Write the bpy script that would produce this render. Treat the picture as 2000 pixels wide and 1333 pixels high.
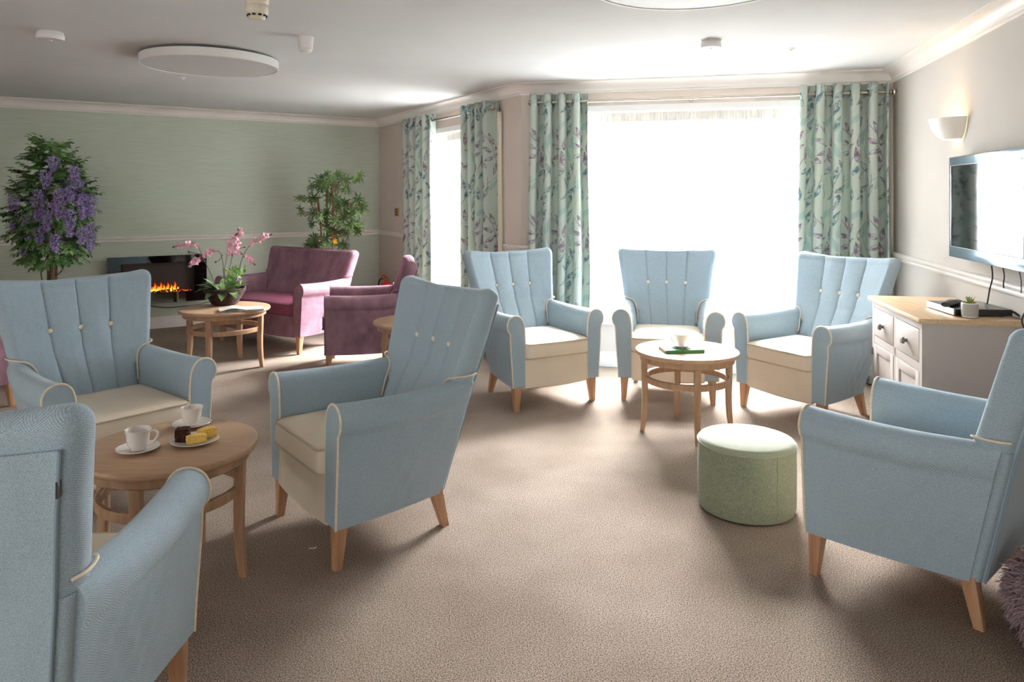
import bpy, bmesh, math, random
from mathutils import Vector, Matrix
import numpy as np
PI = math.pi
random.seed(7)
S = bpy.context.scene
COL = S.collection
for o in list(bpy.data.objects): bpy.data.objects.remove(o)

# ------------------------------------------------------------------ camera
HC = 1.45
cam_d = bpy.data.cameras.new('camera'); cam = bpy.data.objects.new('camera', cam_d); COL.objects.link(cam)
cam_d.sensor_width = 36.0; cam_d.lens = 1424.4/2000*36
cam_d.shift_y = -(666.5-383.2)/2000
cam_d.clip_start = 0.05; cam_d.clip_end = 200
cam.location = (0, 0, HC); cam.rotation_euler = (PI/2, 0, 0)
S.camera = cam
# ------------------------------------------------------------------ room frame (metres)
K1 = Vector((-1.713, 9.383)); K2 = Vector((.077, 6.394)); K3 = Vector((2.973, 5.690))
GD = Vector((math.cos(math.radians(212.56)), math.sin(math.radians(212.56))))
RD = Vector((math.cos(math.radians(-102.74)), math.sin(math.radians(-102.74))))
K0 = K1 + GD*5.9
K4 = K3 + RD*9.0
ZC = 2.43
def frame(a, b=None, d=None):
    """along-wall frame: origin a, X along the wall, Y pointing into the room"""
    D = (b-a).normalized() if b is not None else d.normalized()
    N = Vector((D.y, -D.x))
    mid = a + D*1.0
    if (Vector((0, 3))-mid).dot(N) < 0: N = -N
    return a, D, N
FG = frame(K1, d=GD); FL = frame(K1, K2); FW = frame(K2, K3); FR = frame(K3, d=RD)
def wp(fr, s, n, z): 
    a, D, N = fr
    p = a + D*s + N*n
    return (p.x, p.y, z)
def wang(fr): return math.atan2(fr[1].y, fr[1].x)
# ------------------------------------------------------------------ world, lights, exposure
S.view_settings.view_transform = 'Standard'; S.view_settings.look = 'None'
S.view_settings.gamma = 1; S.view_settings.use_curve_mapping = False
S.view_settings.exposure = 0.75
W = bpy.data.worlds.new('world'); S.world = W; W.use_nodes = True
bg = W.node_tree.nodes['Background']; bg.inputs[0].default_value = (1.0, .97, .92, 1); bg.inputs[1].default_value = 1.75  # also added fill light, entering where the room's left and back stay open
def area(name, fr, s, n, z, w, h, power, col, tilt):
    l = bpy.data.lights.new(name, 'AREA'); l.shape = 'RECTANGLE'; l.size = w; l.size_y = h; l.energy = power; l.color = col
    o = bpy.data.objects.new(name, l); COL.objects.link(o)
    o.location = wp(fr, s, n, z)
    N = fr[2]; d = Vector((N.x, N.y, -tilt)).normalized()
    o.rotation_euler = d.to_track_quat('-Z', 'Y').to_euler()
    return o
area('daylight_window_big', FW, 1.55, -3.2, 4.6, 5.0, 3.0, 3100, (.94, .98, 1), .95)
area('daylight_window_small', FL, 1.6, -3.0, 3.8, 3.6, 3.0, 10500, (.96, .98, 1), .7)
sun = bpy.data.lights.new('sun', 'SUN'); sun.energy = 3.5; sun.angle = .012; sun.color = (1, .95, .86)
so = bpy.data.objects.new('sun', sun); COL.objects.link(so)
sd = Vector((-.14, -.42, -.90)).normalized()
so.rotation_euler = sd.to_track_quat('-Z', 'Y').to_euler()

# ------------------------------------------------------------------ materials
def lin(c):
    return tuple((x/255/12.92 if x/255 <= .04045 else ((x/255+.055)/1.055)**2.4) for x in c)
MATS = {}
class NT:
    def __init__(s, m): s.t = m.node_tree; s.n = s.t.nodes; s.l = s.t.links
    def add(s, ty, **k):
        n = s.n.new(ty)
        for a, b in k.items(): setattr(n, a, b)
        return n
    def link(s, a, b): s.l.new(a, b)
    def math(s, op, a, b=None, c=None, clamp=False):
        n = s.n.new('ShaderNodeMath'); n.operation = op; n.use_clamp = clamp
        for i, v in enumerate((a, b, c)):
            if v is None: continue
            if isinstance(v, (int, float)): n.inputs[i].default_value = v
            else: s.l.new(v, n.inputs[i])
        return n.outputs[0]
    def mix(s, f, a, b):
        n = s.n.new('ShaderNodeMix'); n.data_type = 'RGBA'
        for i, v in ((0, f), (6, a), (7, b)):
            if isinstance(v, (int, float)): n.inputs[i].default_value = v
            elif isinstance(v, tuple): n.inputs[i].default_value = (*v[:3], 1)
            else: s.l.new(v, n.inputs[i])
        return n.outputs[2]
def mat(name, col, rough=.6, spec=.5, metal=0, sheen=0, coat=0):
    if name in MATS: return MATS[name]
    m = bpy.data.materials.new(name); m.use_nodes = True
    b = m.node_tree.nodes['Principled BSDF']
    b.inputs['Base Color'].default_value = (*lin(col), 1); b.inputs['Roughness'].default_value = rough
    b.inputs['Specular IOR Level'].default_value = spec; b.inputs['Metallic'].default_value = metal
    b.inputs['Sheen Weight'].default_value = sheen; b.inputs['Coat Weight'].default_value = coat
    MATS[name] = m; return m
def bsdf(m): return m.node_tree.nodes['Principled BSDF']
def coords(N, kind='Object', scale=(1, 1, 1), rot=(0, 0, 0)):
    tc = N.add('ShaderNodeTexCoord'); mp = N.add('ShaderNodeMapping')
    mp.inputs['Scale'].default_value = scale; mp.inputs['Rotation'].default_value = rot
    N.link(tc.outputs[kind], mp.inputs[0]); return mp.outputs[0]
def noise(N, vec, scale, detail=2, rough=.5):
    n = N.add('ShaderNodeTexNoise'); n.inputs['Scale'].default_value = scale
    n.inputs['Detail'].default_value = detail; n.inputs['Roughness'].default_value = rough
    N.link(vec, n.inputs['Vector']); return n.outputs['Fac']
def ramp(N, fac, stops):
    r = N.add('ShaderNodeValToRGB'); e = r.color_ramp.elements
    while len(e) < len(stops): e.new(.5)
    for i, (p, c) in enumerate(stops): e[i].position = p; e[i].color = (*lin(c), 1)
    N.link(fac, r.inputs[0]); return r.outputs[0]
def bump(N, h, strength, dist, b):
    n = N.add('ShaderNodeBump'); n.inputs['Strength'].default_value = strength; n.inputs['Distance'].default_value = dist
    N.link(h, n.inputs['Height']); N.link(n.outputs[0], b.inputs['Normal']); return n
def speckle(name, c1, c2, scale, rough=.85, sheen=0, bstr=.3, bdist=.002, mp=(1, 1, 1), spec=.3, kind='Object', detail=2, lo=.35, hi=.65, big=None):
    m = mat(name, c1, rough, spec, sheen=sheen); N = NT(m); b = bsdf(m)
    v = coords(N, kind, mp); f = noise(N, v, scale, detail)
    c = ramp(N, f, [(lo, c1), (hi, c2)])
    if big:
        v2 = coords(N, kind); f2 = noise(N, v2, big[0], 3)
        c = N.mix(ramp(N, f2, [(.35, (0, 0, 0)), (.68, (255, 255, 255))]), c, N.mix(1, c, c)) if False else c
        mm = N.add('ShaderNodeMix'); mm.data_type = 'RGBA'; mm.blend_type = 'MULTIPLY'; mm.inputs[0].default_value = 1
        g = ramp(N, f2, [(.3, big[1]), (.7, (255, 255, 255))]); N.link(c, mm.inputs[6]); N.link(g, mm.inputs[7]); c = mm.outputs[2]
    N.link(c, b.inputs['Base Color'])
    if bstr: bump(N, f, bstr, bdist, b)
    return m
M_ceil = speckle('ceiling_paint', (220, 220, 219), (215, 215, 214), 1.3, .9, bstr=0)
M_white = speckle('white_gloss_trim', (238, 232, 226), (232, 226, 220), 3, .4, bstr=0, spec=.5)
M_taupe = speckle('taupe_wall_paint', (216, 204, 194), (211, 199, 189), 2, .85, bstr=0)
M_pale = speckle('pale_wall_paint', (184, 178, 170), (180, 174, 166), 2, .8, bstr=0)
M_win_white = mat('white_plastic_frame', (240, 240, 240), .35)
M_cream_cov = mat('cream_lining', (226, 216, 196), .8)
M_carpet = speckle('taupe_carpet', (80, 67, 57), (190, 173, 158), 230, .95, bstr=.35, bdist=.003, spec=.1, detail=4, lo=.36, hi=.62, big=(2.2, (222, 218, 214)))
def wallpaper():
    m = mat('green_grasscloth', (158, 172, 158), .8, .25); N = NT(m); b = bsdf(m)
    v = coords(N, 'Object', (5, 5, 230)); f = noise(N, v, 1.0, 4, .65)
    c1 = ramp(N, f, [(.3, (176, 186, 172)), (.55, (193, 202, 187)), (.75, (208, 214, 199))])
    v2 = coords(N, 'Object', (.6, .6, .7)); f2 = noise(N, v2, 1.3, 2)
    c = N.mix(N.math('MULTIPLY', f2, .5), c1, lin((200, 204, 184)))
    N.link(c, b.inputs['Base Color']); bump(N, f, .35, .002, b); return m
M_green = wallpaper()
def herring(name, dark, light, arm=False):
    m = mat(name, light, .9, .2, sheen=.25); N = NT(m); b = bsdf(m)
    tc = N.add('ShaderNodeTexCoord'); sp = N.add('ShaderNodeSeparateXYZ'); N.link(tc.outputs['Object'], sp.inputs[0])
    x, y, z = sp.outputs
    nn = N.add('ShaderNodeSeparateXYZ'); N.link(tc.outputs['Normal'], nn.inputs[0])
    k = N.math('SIGN', N.math('MULTIPLY', nn.outputs[0], x)); side = N.math('GREATER_THAN', N.math('ABSOLUTE', nn.outputs[0]), .72); frn = N.math('GREATER_THAN', N.math('ABSOLUTE', nn.outputs[1]), .8)
    col = N.math('PINGPONG', N.math('ADD', N.math('MULTIPLY', x, frn), N.math('MULTIPLY', y, N.math('SUBTRACT', 1, frn))) if arm else N.math('ADD', N.math('MULTIPLY', y, side), N.math('MULTIPLY', x, N.math('SUBTRACT', 1, side))), .027)
    p = N.math('ADD', N.math('MULTIPLY', col, .72), N.math('SUBTRACT', z, N.math('MULTIPLY', k, N.math('ABSOLUTE', x))) if arm else N.math('ADD', z, N.math('MULTIPLY', y, .3)))
    line = N.math('SINE', N.math('MULTIPLY', p, 2*PI/.0047))
    nf = noise(N, tc.outputs['Object'], 420, 2)
    f = N.math('ADD', N.math('MULTIPLY', line, .17), nf)
    c = ramp(N, f, [(.25, dark), (.78, light)])
    N.link(c, b.inputs['Base Color'])
    # soft creases of the loose cover
    v = coords(N, 'Object', (5, 2.2, 2.2), (0.9, .3, .4)); w = noise(N, v, 1.5, 2, .45)
    hh = N.math('ADD', N.math('MULTIPLY', f, .035), N.math('MULTIPLY', w, 1.6))
    bump(N, hh, .7, .016, b); return m
M_blue = herring('blue_herringbone_fabric', (130, 149, 161), (184, 203, 214))
M_bluearm = herring('blue_herringbone_arm_fabric', (130, 149, 161), (184, 203, 214), True)
M_bluepipe = mat('blue_piping', (132, 152, 166), .8)
M_pipe = speckle('cream_piping', (222, 206, 182), (232, 218, 196), 60, .6, bstr=0)
M_seat = speckle('cream_leatherette', (226, 212, 191), (230, 217, 197), 6, .40, bstr=.25, bdist=.012, spec=.45)
M_cbutton = mat('cream_button_vinyl', (232, 220, 198), .45)
def velvet():
    m = mat('mauve_velvet', (132, 92, 108), .8, .2, sheen=.4); N = NT(m); b = bsdf(m)
    v = coords(N, 'Object', (2, 2, 1.3)); f = noise(N, v, 4, 4, .6)
    N.link(ramp(N, f, [(.3, (122, 90, 102)), (.7, (152, 118, 130))]), b.inputs['Base Color'])
    b.inputs['Sheen Tint'].default_value = (*lin((222, 176, 196)), 1); b.inputs['Sheen Roughness'].default_value = .35
    v = coords(N, 'Object', (3, 3, 9), (0.7, .5, .2)); w = noise(N, v, 1.6, 2, .4); bump(N, w, .5, .012, b)
    return m
M_velvet = velvet()
M_mauvepipe = mat('mauve_piping', (104, 66, 82), .7)
M_plum = speckle('plum_leatherette', (122, 62, 84), (130, 68, 90), 30, .4, bstr=.15, bdist=.003)
def wood(name, c1, c2, c3, sc=(14, 14, 1.2), rough=.42, kind='Object'):
    m = mat(name, c2, rough, .4); N = NT(m); b = bsdf(m)
    v = coords(N, kind, sc); f = noise(N, v, 3.2, 5, .62)
    N.link(ramp(N, f, [(.3, c1), (.52, c2), (.72, c3)]), b.inputs['Base Color'])
    bump(N, f, .12, .001, b); return m
M_leg = wood('beech_leg_wood', (160, 118, 86), (176, 134, 100), (188, 148, 114))
M_table = wood('oak_table_wood', (158, 122, 92), (176, 140, 109), (188, 153, 122))
M_ttop = wood('oak_table_top', (180, 144, 112), (190, 155, 123), (198, 165, 134), (2.2, 30, 30), .34)
M_oak = wood('oak_sideboard_top', (190, 158, 120), (206, 174, 136), (216, 186, 148), (2, 24, 24), .35)
M_side = mat('mushroom_paint', (186, 175, 168), .45)
M_sidegap = mat('shadow_gap_grey', (96, 86, 80), .8)
M_steel = mat('brushed_nickel', (176, 168, 156), .28, metal=1)
M_chrome = mat('polished_nickel', (200, 190, 178), .16, metal=1)
M_pewter = mat('pewter_knob', (128, 122, 114), .4, metal=.8)
M_black = mat('black_plastic', (20, 20, 22), .35)
M_blackglass = mat('black_glass', (5, 6, 8), .04, .6, coat=1)
M_china = mat('white_china', (240, 234, 228), .18, .5, coat=.3)
M_cable = mat('black_cable', (38, 36, 34), .5)
M_wcable = mat('white_cable', (220, 214, 206), .5)
M_plastic = mat('white_plastic', (232, 230, 228), .35)
M_creamplastic = mat('cream_plastic', (222, 212, 192), .35)
M_diff = mat('opal_diffuser', (206, 205, 203), .5)
M_rimgrey = mat('grey_rim', (126, 122, 118), .5)
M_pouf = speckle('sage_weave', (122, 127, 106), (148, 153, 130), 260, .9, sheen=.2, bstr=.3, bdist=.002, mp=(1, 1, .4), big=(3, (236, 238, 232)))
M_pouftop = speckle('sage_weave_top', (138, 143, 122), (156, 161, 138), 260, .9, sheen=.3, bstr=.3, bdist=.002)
M_shag = speckle('mauve_shag', (130, 108, 116), (176, 152, 160), 60, .8, sheen=.3, bstr=0)
M_leafW = speckle('wisteria_leaf', (58, 98, 46), (130, 168, 104), 9, .5, bstr=0)
M_leafB = speckle('maple_leaf', (44, 74, 36), (104, 128, 70), 11, .5, bstr=0)
M_leafO = speckle('orchid_leaf', (40, 70, 36), (120, 150, 96), 14, .35, bstr=0)
M_leafL = speckle('light_leaf', (92, 150, 54), (150, 190, 96), 20, .5, bstr=0)
M_lilac = speckle('lilac_petal', (134, 102, 184), (220, 200, 234), 60, .6, bstr=0, detail=2, lo=.32, hi=.72)
M_pink = speckle('pink_petal', (232, 156, 182), (250, 216, 222), 55, .6, bstr=0)
M_budd = mat('dark_bud', (66, 34, 40), .6)
M_bark = speckle('brown_bark', (66, 50, 40), (120, 96, 76), 18, .85, mp=(6, 6, .6), bstr=.8, bdist=.01)
M_stemr = speckle('reddish_stem', (112, 62, 48), (150, 100, 76), 12, .7, mp=(4, 4, .8), bstr=0)
M_stemo = mat('orchid_stem_brown', (86, 58, 46), .6)
M_wicker = speckle('dark_wicker', (30, 20, 18), (86, 62, 54), 40, .55, mp=(1, 1, 5), bstr=.9, bdist=.01)
M_soil = speckle('moss_soil', (76, 60, 40), (124, 110, 76), 50, .95)
M_potdark = mat('dark_planter', (70, 62, 58), .5)
M_yellow = mat('yellow_petal', (250, 206, 24), .5)
M_brownie = speckle('brownie_crumb', (46, 24, 18), (88, 52, 38), 130, .8, bstr=.8, bdist=.004)
M_sponge = speckle('yellow_sponge', (250, 196, 84), (255, 224, 140), 160, .85, bstr=.5, bdist=.003)
M_red = mat('extinguisher_red', (190, 40, 28), .3)
M_brass = mat('brass_plate', (186, 160, 92), .3, metal=.8)
M_brown = mat('brown_switch', (118, 74, 48), .5)
def emis(name, col, st):
    m = bpy.data.materials.new(name); m.use_nodes = True; n = m.node_tree.nodes; n.clear()
    e = n.new('ShaderNodeEmission'); e.inputs[0].default_value = (*lin(col), 1); e.inputs[1].default_value = st
    o = n.new('ShaderNodeOutputMaterial'); m.node_tree.links.new(e.outputs[0], o.inputs[0]); return m
def glass():
    m = bpy.data.materials.new('window_glass'); m.use_nodes = True; n = m.node_tree.nodes; n.clear(); l = m.node_tree.links
    t = n.new('ShaderNodeBsdfTransparent'); g = n.new('ShaderNodeBsdfGlossy'); g.inputs['Roughness'].default_value = .02
    fr = n.new('ShaderNodeFresnel'); fr.inputs[0].default_value = 1.3; mx = n.new('ShaderNodeMixShader'); o = n.new('ShaderNodeOutputMaterial')
    l.new(fr.outputs[0], mx.inputs[0]); l.new(t.outputs[0], mx.inputs[1]); l.new(g.outputs[0], mx.inputs[2]); l.new(mx.outputs[0], o.inputs[0]); return m
M_glass = glass()
def sheer():
    m = bpy.data.materials.new('white_voile'); m.use_nodes = True; n = m.node_tree.nodes; n.clear(); l = m.node_tree.links; N = NT(m)
    t = n.new('ShaderNodeBsdfTransparent'); tr = n.new('ShaderNodeBsdfTranslucent'); d = n.new('ShaderNodeBsdfDiffuse')
    tr.inputs[0].default_value = (.97, .97, .97, 1); d.inputs[0].default_value = (.9, .9, .9, 1)
    m1 = n.new('ShaderNodeMixShader'); m1.inputs[0].default_value = .25; l.new(tr.outputs[0], m1.inputs[1]); l.new(d.outputs[0], m1.inputs[2])
    v = coords(N, 'UV', (1, 1, 1)); f = noise(N, coords(N, 'UV', (260, 12, 1)), 1, 2); f2 = noise(N, coords(N, 'UV', (20, 300, 1)), 1, 2)
    k = N.math('ADD', .16, N.math('MULTIPLY', N.math('ADD', f, f2), .16), clamp=True)
    m2 = n.new('ShaderNodeMixShader'); l.new(k, m2.inputs[0]); l.new(m1.outputs[0], m2.inputs[1]); l.new(t.outputs[0], m2.inputs[2])
    o = n.new('ShaderNodeOutputMaterial'); l.new(m2.outputs[0], o.inputs[0]); return m
M_sheer = sheer()
M_tape = speckle('net_heading', (214, 212, 206), (232, 231, 226), 1, .8, mp=(90, 90, 8), bstr=0)
# leaf-print curtain fabric: sprigs of leaves drawn as distance fields in cloth coordinates (metres)
def curtain_fabric():
    m = mat('leaf_print_curtain', (170, 196, 182), .75, .25, sheen=.1); N = NT(m); b = bsdf(m)
    tc = N.add('ShaderNodeTexCoord'); sp = N.add('ShaderNodeSeparateXYZ'); N.link(tc.outputs['UV'], sp.inputs[0])
    # hand-drawn wobble
    nz = N.add('ShaderNodeTexNoise'); nz.inputs['Scale'].default_value = 9; N.link(tc.outputs['UV'], nz.inputs['Vector'])
    ns = N.add('ShaderNodeSeparateColor'); N.link(nz.outputs['Color'], ns.inputs[0])
    U = N.math('ADD', sp.outputs[0], N.math('MULTIPLY', N.math('SUBTRACT', ns.outputs[0], .5), .03))
    V = N.math('ADD', sp.outputs[1], N.math('MULTIPLY', N.math('SUBTRACT', ns.outputs[1], .5), .03))
    CW, CH = .36, .60
    U = N.math('MULTIPLY', U, .78); V = N.math('MULTIPLY', V, .82); u = N.math('FLOORED_MODULO', U, CW); v = N.math('FLOORED_MODULO', V, CH)
    gl = bpy.data.node_groups.new('leaf_shape', 'ShaderNodeTree')
    for nm in ('u', 'v', 'cx', 'cy', 'cs', 'sn', 'L', 'W'): gl.interface.new_socket(nm, in_out='INPUT', socket_type='NodeSocketFloat')
    for nm in ('fill', 'line'): gl.interface.new_socket(nm, in_out='OUTPUT', socket_type='NodeSocketFloat')
    class G: pass
    g = NT.__new__(NT); g.t = gl; g.n = gl.nodes; g.l = gl.links
    gi = gl.nodes.new('NodeGroupInput'); go = gl.nodes.new('NodeGroupOutput'); I = {s.name: s for s in gi.outputs}
    dx = g.math('SUBTRACT', I['u'], I['cx']); dy = g.math('SUBTRACT', I['v'], I['cy'])
    # wrap horizontally
    dx = g.math('SUBTRACT', dx, g.math('MULTIPLY', g.math('ROUND', g.math('DIVIDE', dx, CW)), CW))
    dy = g.math('SUBTRACT', dy, g.math('MULTIPLY', g.math('ROUND', g.math('DIVIDE', dy, CH)), CH))
    a = g.math('ADD', g.math('MULTIPLY', dx, I['cs']), g.math('MULTIPLY', dy, I['sn']))     # along
    c = g.math('SUBTRACT', g.math('MULTIPLY', dy, I['cs']), g.math('MULTIPLY', dx, I['sn']))  # across
    t = g.math('DIVIDE', a, I['L'])
    tt = g.math('MULTIPLY', g.math('SUBTRACT', 1, g.math('MULTIPLY', t, t)), g.math('ADD', 1, g.math('MULTIPLY', t, -.45)))
    half = g.math('MULTIPLY', I['W'], tt)
    d = g.math('SUBTRACT', half, g.math('ABSOLUTE', c))          # >0 inside
    fill = g.math('MULTIPLY', d, 500, clamp=True)
    rim = g.math('SUBTRACT', 1, g.math('MULTIPLY', g.math('ABSOLUTE', d), 420), clamp=True)
    inb = g.math('MULTIPLY', g.math('SUBTRACT', 1.0, g.math('ABSOLUTE', t)), 40, clamp=True)
    vein = g.math('MULTIPLY', g.math('SUBTRACT', 1, g.math('MULTIPLY', g.math('ABSOLUTE', c), 650), clamp=True), fill)
    g.l.new(g.math('MULTIPLY', fill, inb), go.inputs[0]); g.l.new(g.math('MULTIPLY', g.math('MAXIMUM', rim, vein), inb), go.inputs[1])
    def leaf(cx, cy, deg, L, Wd):
        n = N.add('ShaderNodeGroup'); n.node_tree = gl
        N.link(u, n.inputs[0]); N.link(v, n.inputs[1])
        for i, val in enumerate((cx, cy, math.cos(math.radians(deg)), math.sin(math.radians(deg)), L, Wd)): n.inputs[i+2].default_value = val
        return n.outputs
    def stem(cx, cy, deg, L, bend, th=.0022):
        cs, sn = math.cos(math.radians(deg)), math.sin(math.radians(deg))
        dx = N.math('SUBTRACT', u, cx); dx = N.math('SUBTRACT', dx, N.math('MULTIPLY', N.math('ROUND', N.math('DIVIDE', dx, CW)), CW))
        dy = N.math('SUBTRACT', v, cy); dy = N.math('SUBTRACT', dy, N.math('MULTIPLY', N.math('ROUND', N.math('DIVIDE', dy, CH)), CH))
        a = N.math('ADD', N.math('MULTIPLY', dx, cs), N.math('MULTIPLY', dy, sn)); c = N.math('SUBTRACT', N.math('MULTIPLY', dy, cs), N.math('MULTIPLY', dx, sn))
        c = N.math('SUBTRACT', c, N.math('MULTIPLY', N.math('MULTIPLY', a, a), bend))
        w = N.math('SUBTRACT', 1.2, N.math('DIVIDE', N.math('ABSOLUTE', c), th), clamp=True)
        inb = N.math('MULTIPLY', N.math('SUBTRACT', L, N.math('ABSOLUTE', a)), 60, clamp=True)
        return N.math('MULTIPLY', w, inb)
    def mx(lst):
        r = lst[0]
        for q in lst[1:]: r = N.math('MAXIMUM', r, q)
        return r
    purple = [leaf(.03, .52, 95, .05, .016), leaf(.22, .43, 80, .045, .015), leaf(.03, .31, 140, .045, .014), leaf(.10, .50, 118, .050, .017), leaf(.155, .455, 60, .046, .014), leaf(.065, .42, 160, .045, .014), leaf(.15, .385, 28, .04, .013),
              leaf(.08, .345, 200, .042, .014), leaf(.205, .33, 100, .055, .018), leaf(.13, .275, 255, .05, .015)]
    teal = [leaf(.16, .09, 95, .05, .015), leaf(.20, .24, 50, .045, .013), leaf(.335, .26, 120, .05, .014), leaf(.30, .53, 65, .055, .016), leaf(.29, .20, 70, .06, .016), leaf(.245, .155, 130, .052, .015), leaf(.33, .12, 40, .05, .014), leaf(.235, .075, 215, .05, .015), leaf(.30, .03, 250, .055, .017),
            leaf(.05, .10, 60, .05, .014), leaf(.02, .17, 105, .045, .013)]
    pale = [leaf(.20, .56, 40, .065, .016), leaf(.33, .46, 75, .06, .016), leaf(.12, .16, 50, .06, .015), leaf(.30, .36, 110, .05, .014)]
    ps = mx([stem(.125, .40, 108, .15, 1.6), stem(.18, .31, 60, .07, -2)])
    ts = mx([stem(.275, .10, 80, .16, -1.5), stem(.05, .10, 70, .12, 1.5), stem(.12, .20, 40, .08, 2, .0014), stem(.33, .40, 95, .1, -1.2, .0014)])
    f3 = noise(N, coords(N, 'UV', (1, 1, 1)), 26, 3); patch = N.math('MULTIPLY', N.math('SUBTRACT', f3, .42), 6, clamp=True)
    base = ramp(N, noise(N, coords(N, 'UV', (120, 120, 1)), 1, 2), [(.3, (180, 193, 184)), (.7, (198, 208, 199))])
    base = N.mix(N.math('MULTIPLY', N.math('MULTIPLY', noise(N, coords(N, 'UV', (3, 2, 1)), 1.4, 1), .7), .6), base, lin((196, 204, 190)))
    c = N.mix(N.math('MULTIPLY', mx([o[0] for o in pale]), .55), base, lin((146, 184, 178)))
    c = N.mix(N.math('MULTIPLY', N.math('MULTIPLY', mx([o[0] for o in teal]), patch), .85), c, lin((70, 112, 126)))
    c = N.mix(N.math('MULTIPLY', mx([o[1] for o in teal]+[ts]), .85), c, lin((58, 92, 110)))
    c = N.mix(N.math('MULTIPLY', N.math('MULTIPLY', mx([o[0] for o in purple]), patch), .8), c, lin((124, 74, 122)))
    c = N.mix(N.math('MULTIPLY', mx([o[1] for o in purple]+[ps]), .9), c, lin((96, 54, 96)))
    c = N.mix(N.math('MULTIPLY', mx([o[1] for o in pale]), .45), c, lin((92, 140, 146)))
    N.link(c, b.inputs['Base Color'])
    # a little daylight comes through the cloth
    tr = N.add('ShaderNodeBsdfTranslucent'); N.link(c, tr.inputs[0]); ms = N.add('ShaderNodeMixShader'); ms.inputs[0].default_value = .10
    out = [n for n in N.n if n.type == 'OUTPUT_MATERIAL'][0]
    N.link(b.outputs[0], ms.inputs[1]); N.link(tr.outputs[0], ms.inputs[2]); N.link(ms.outputs[0], out.inputs[0])
    return m
M_curtain = curtain_fabric()

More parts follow.
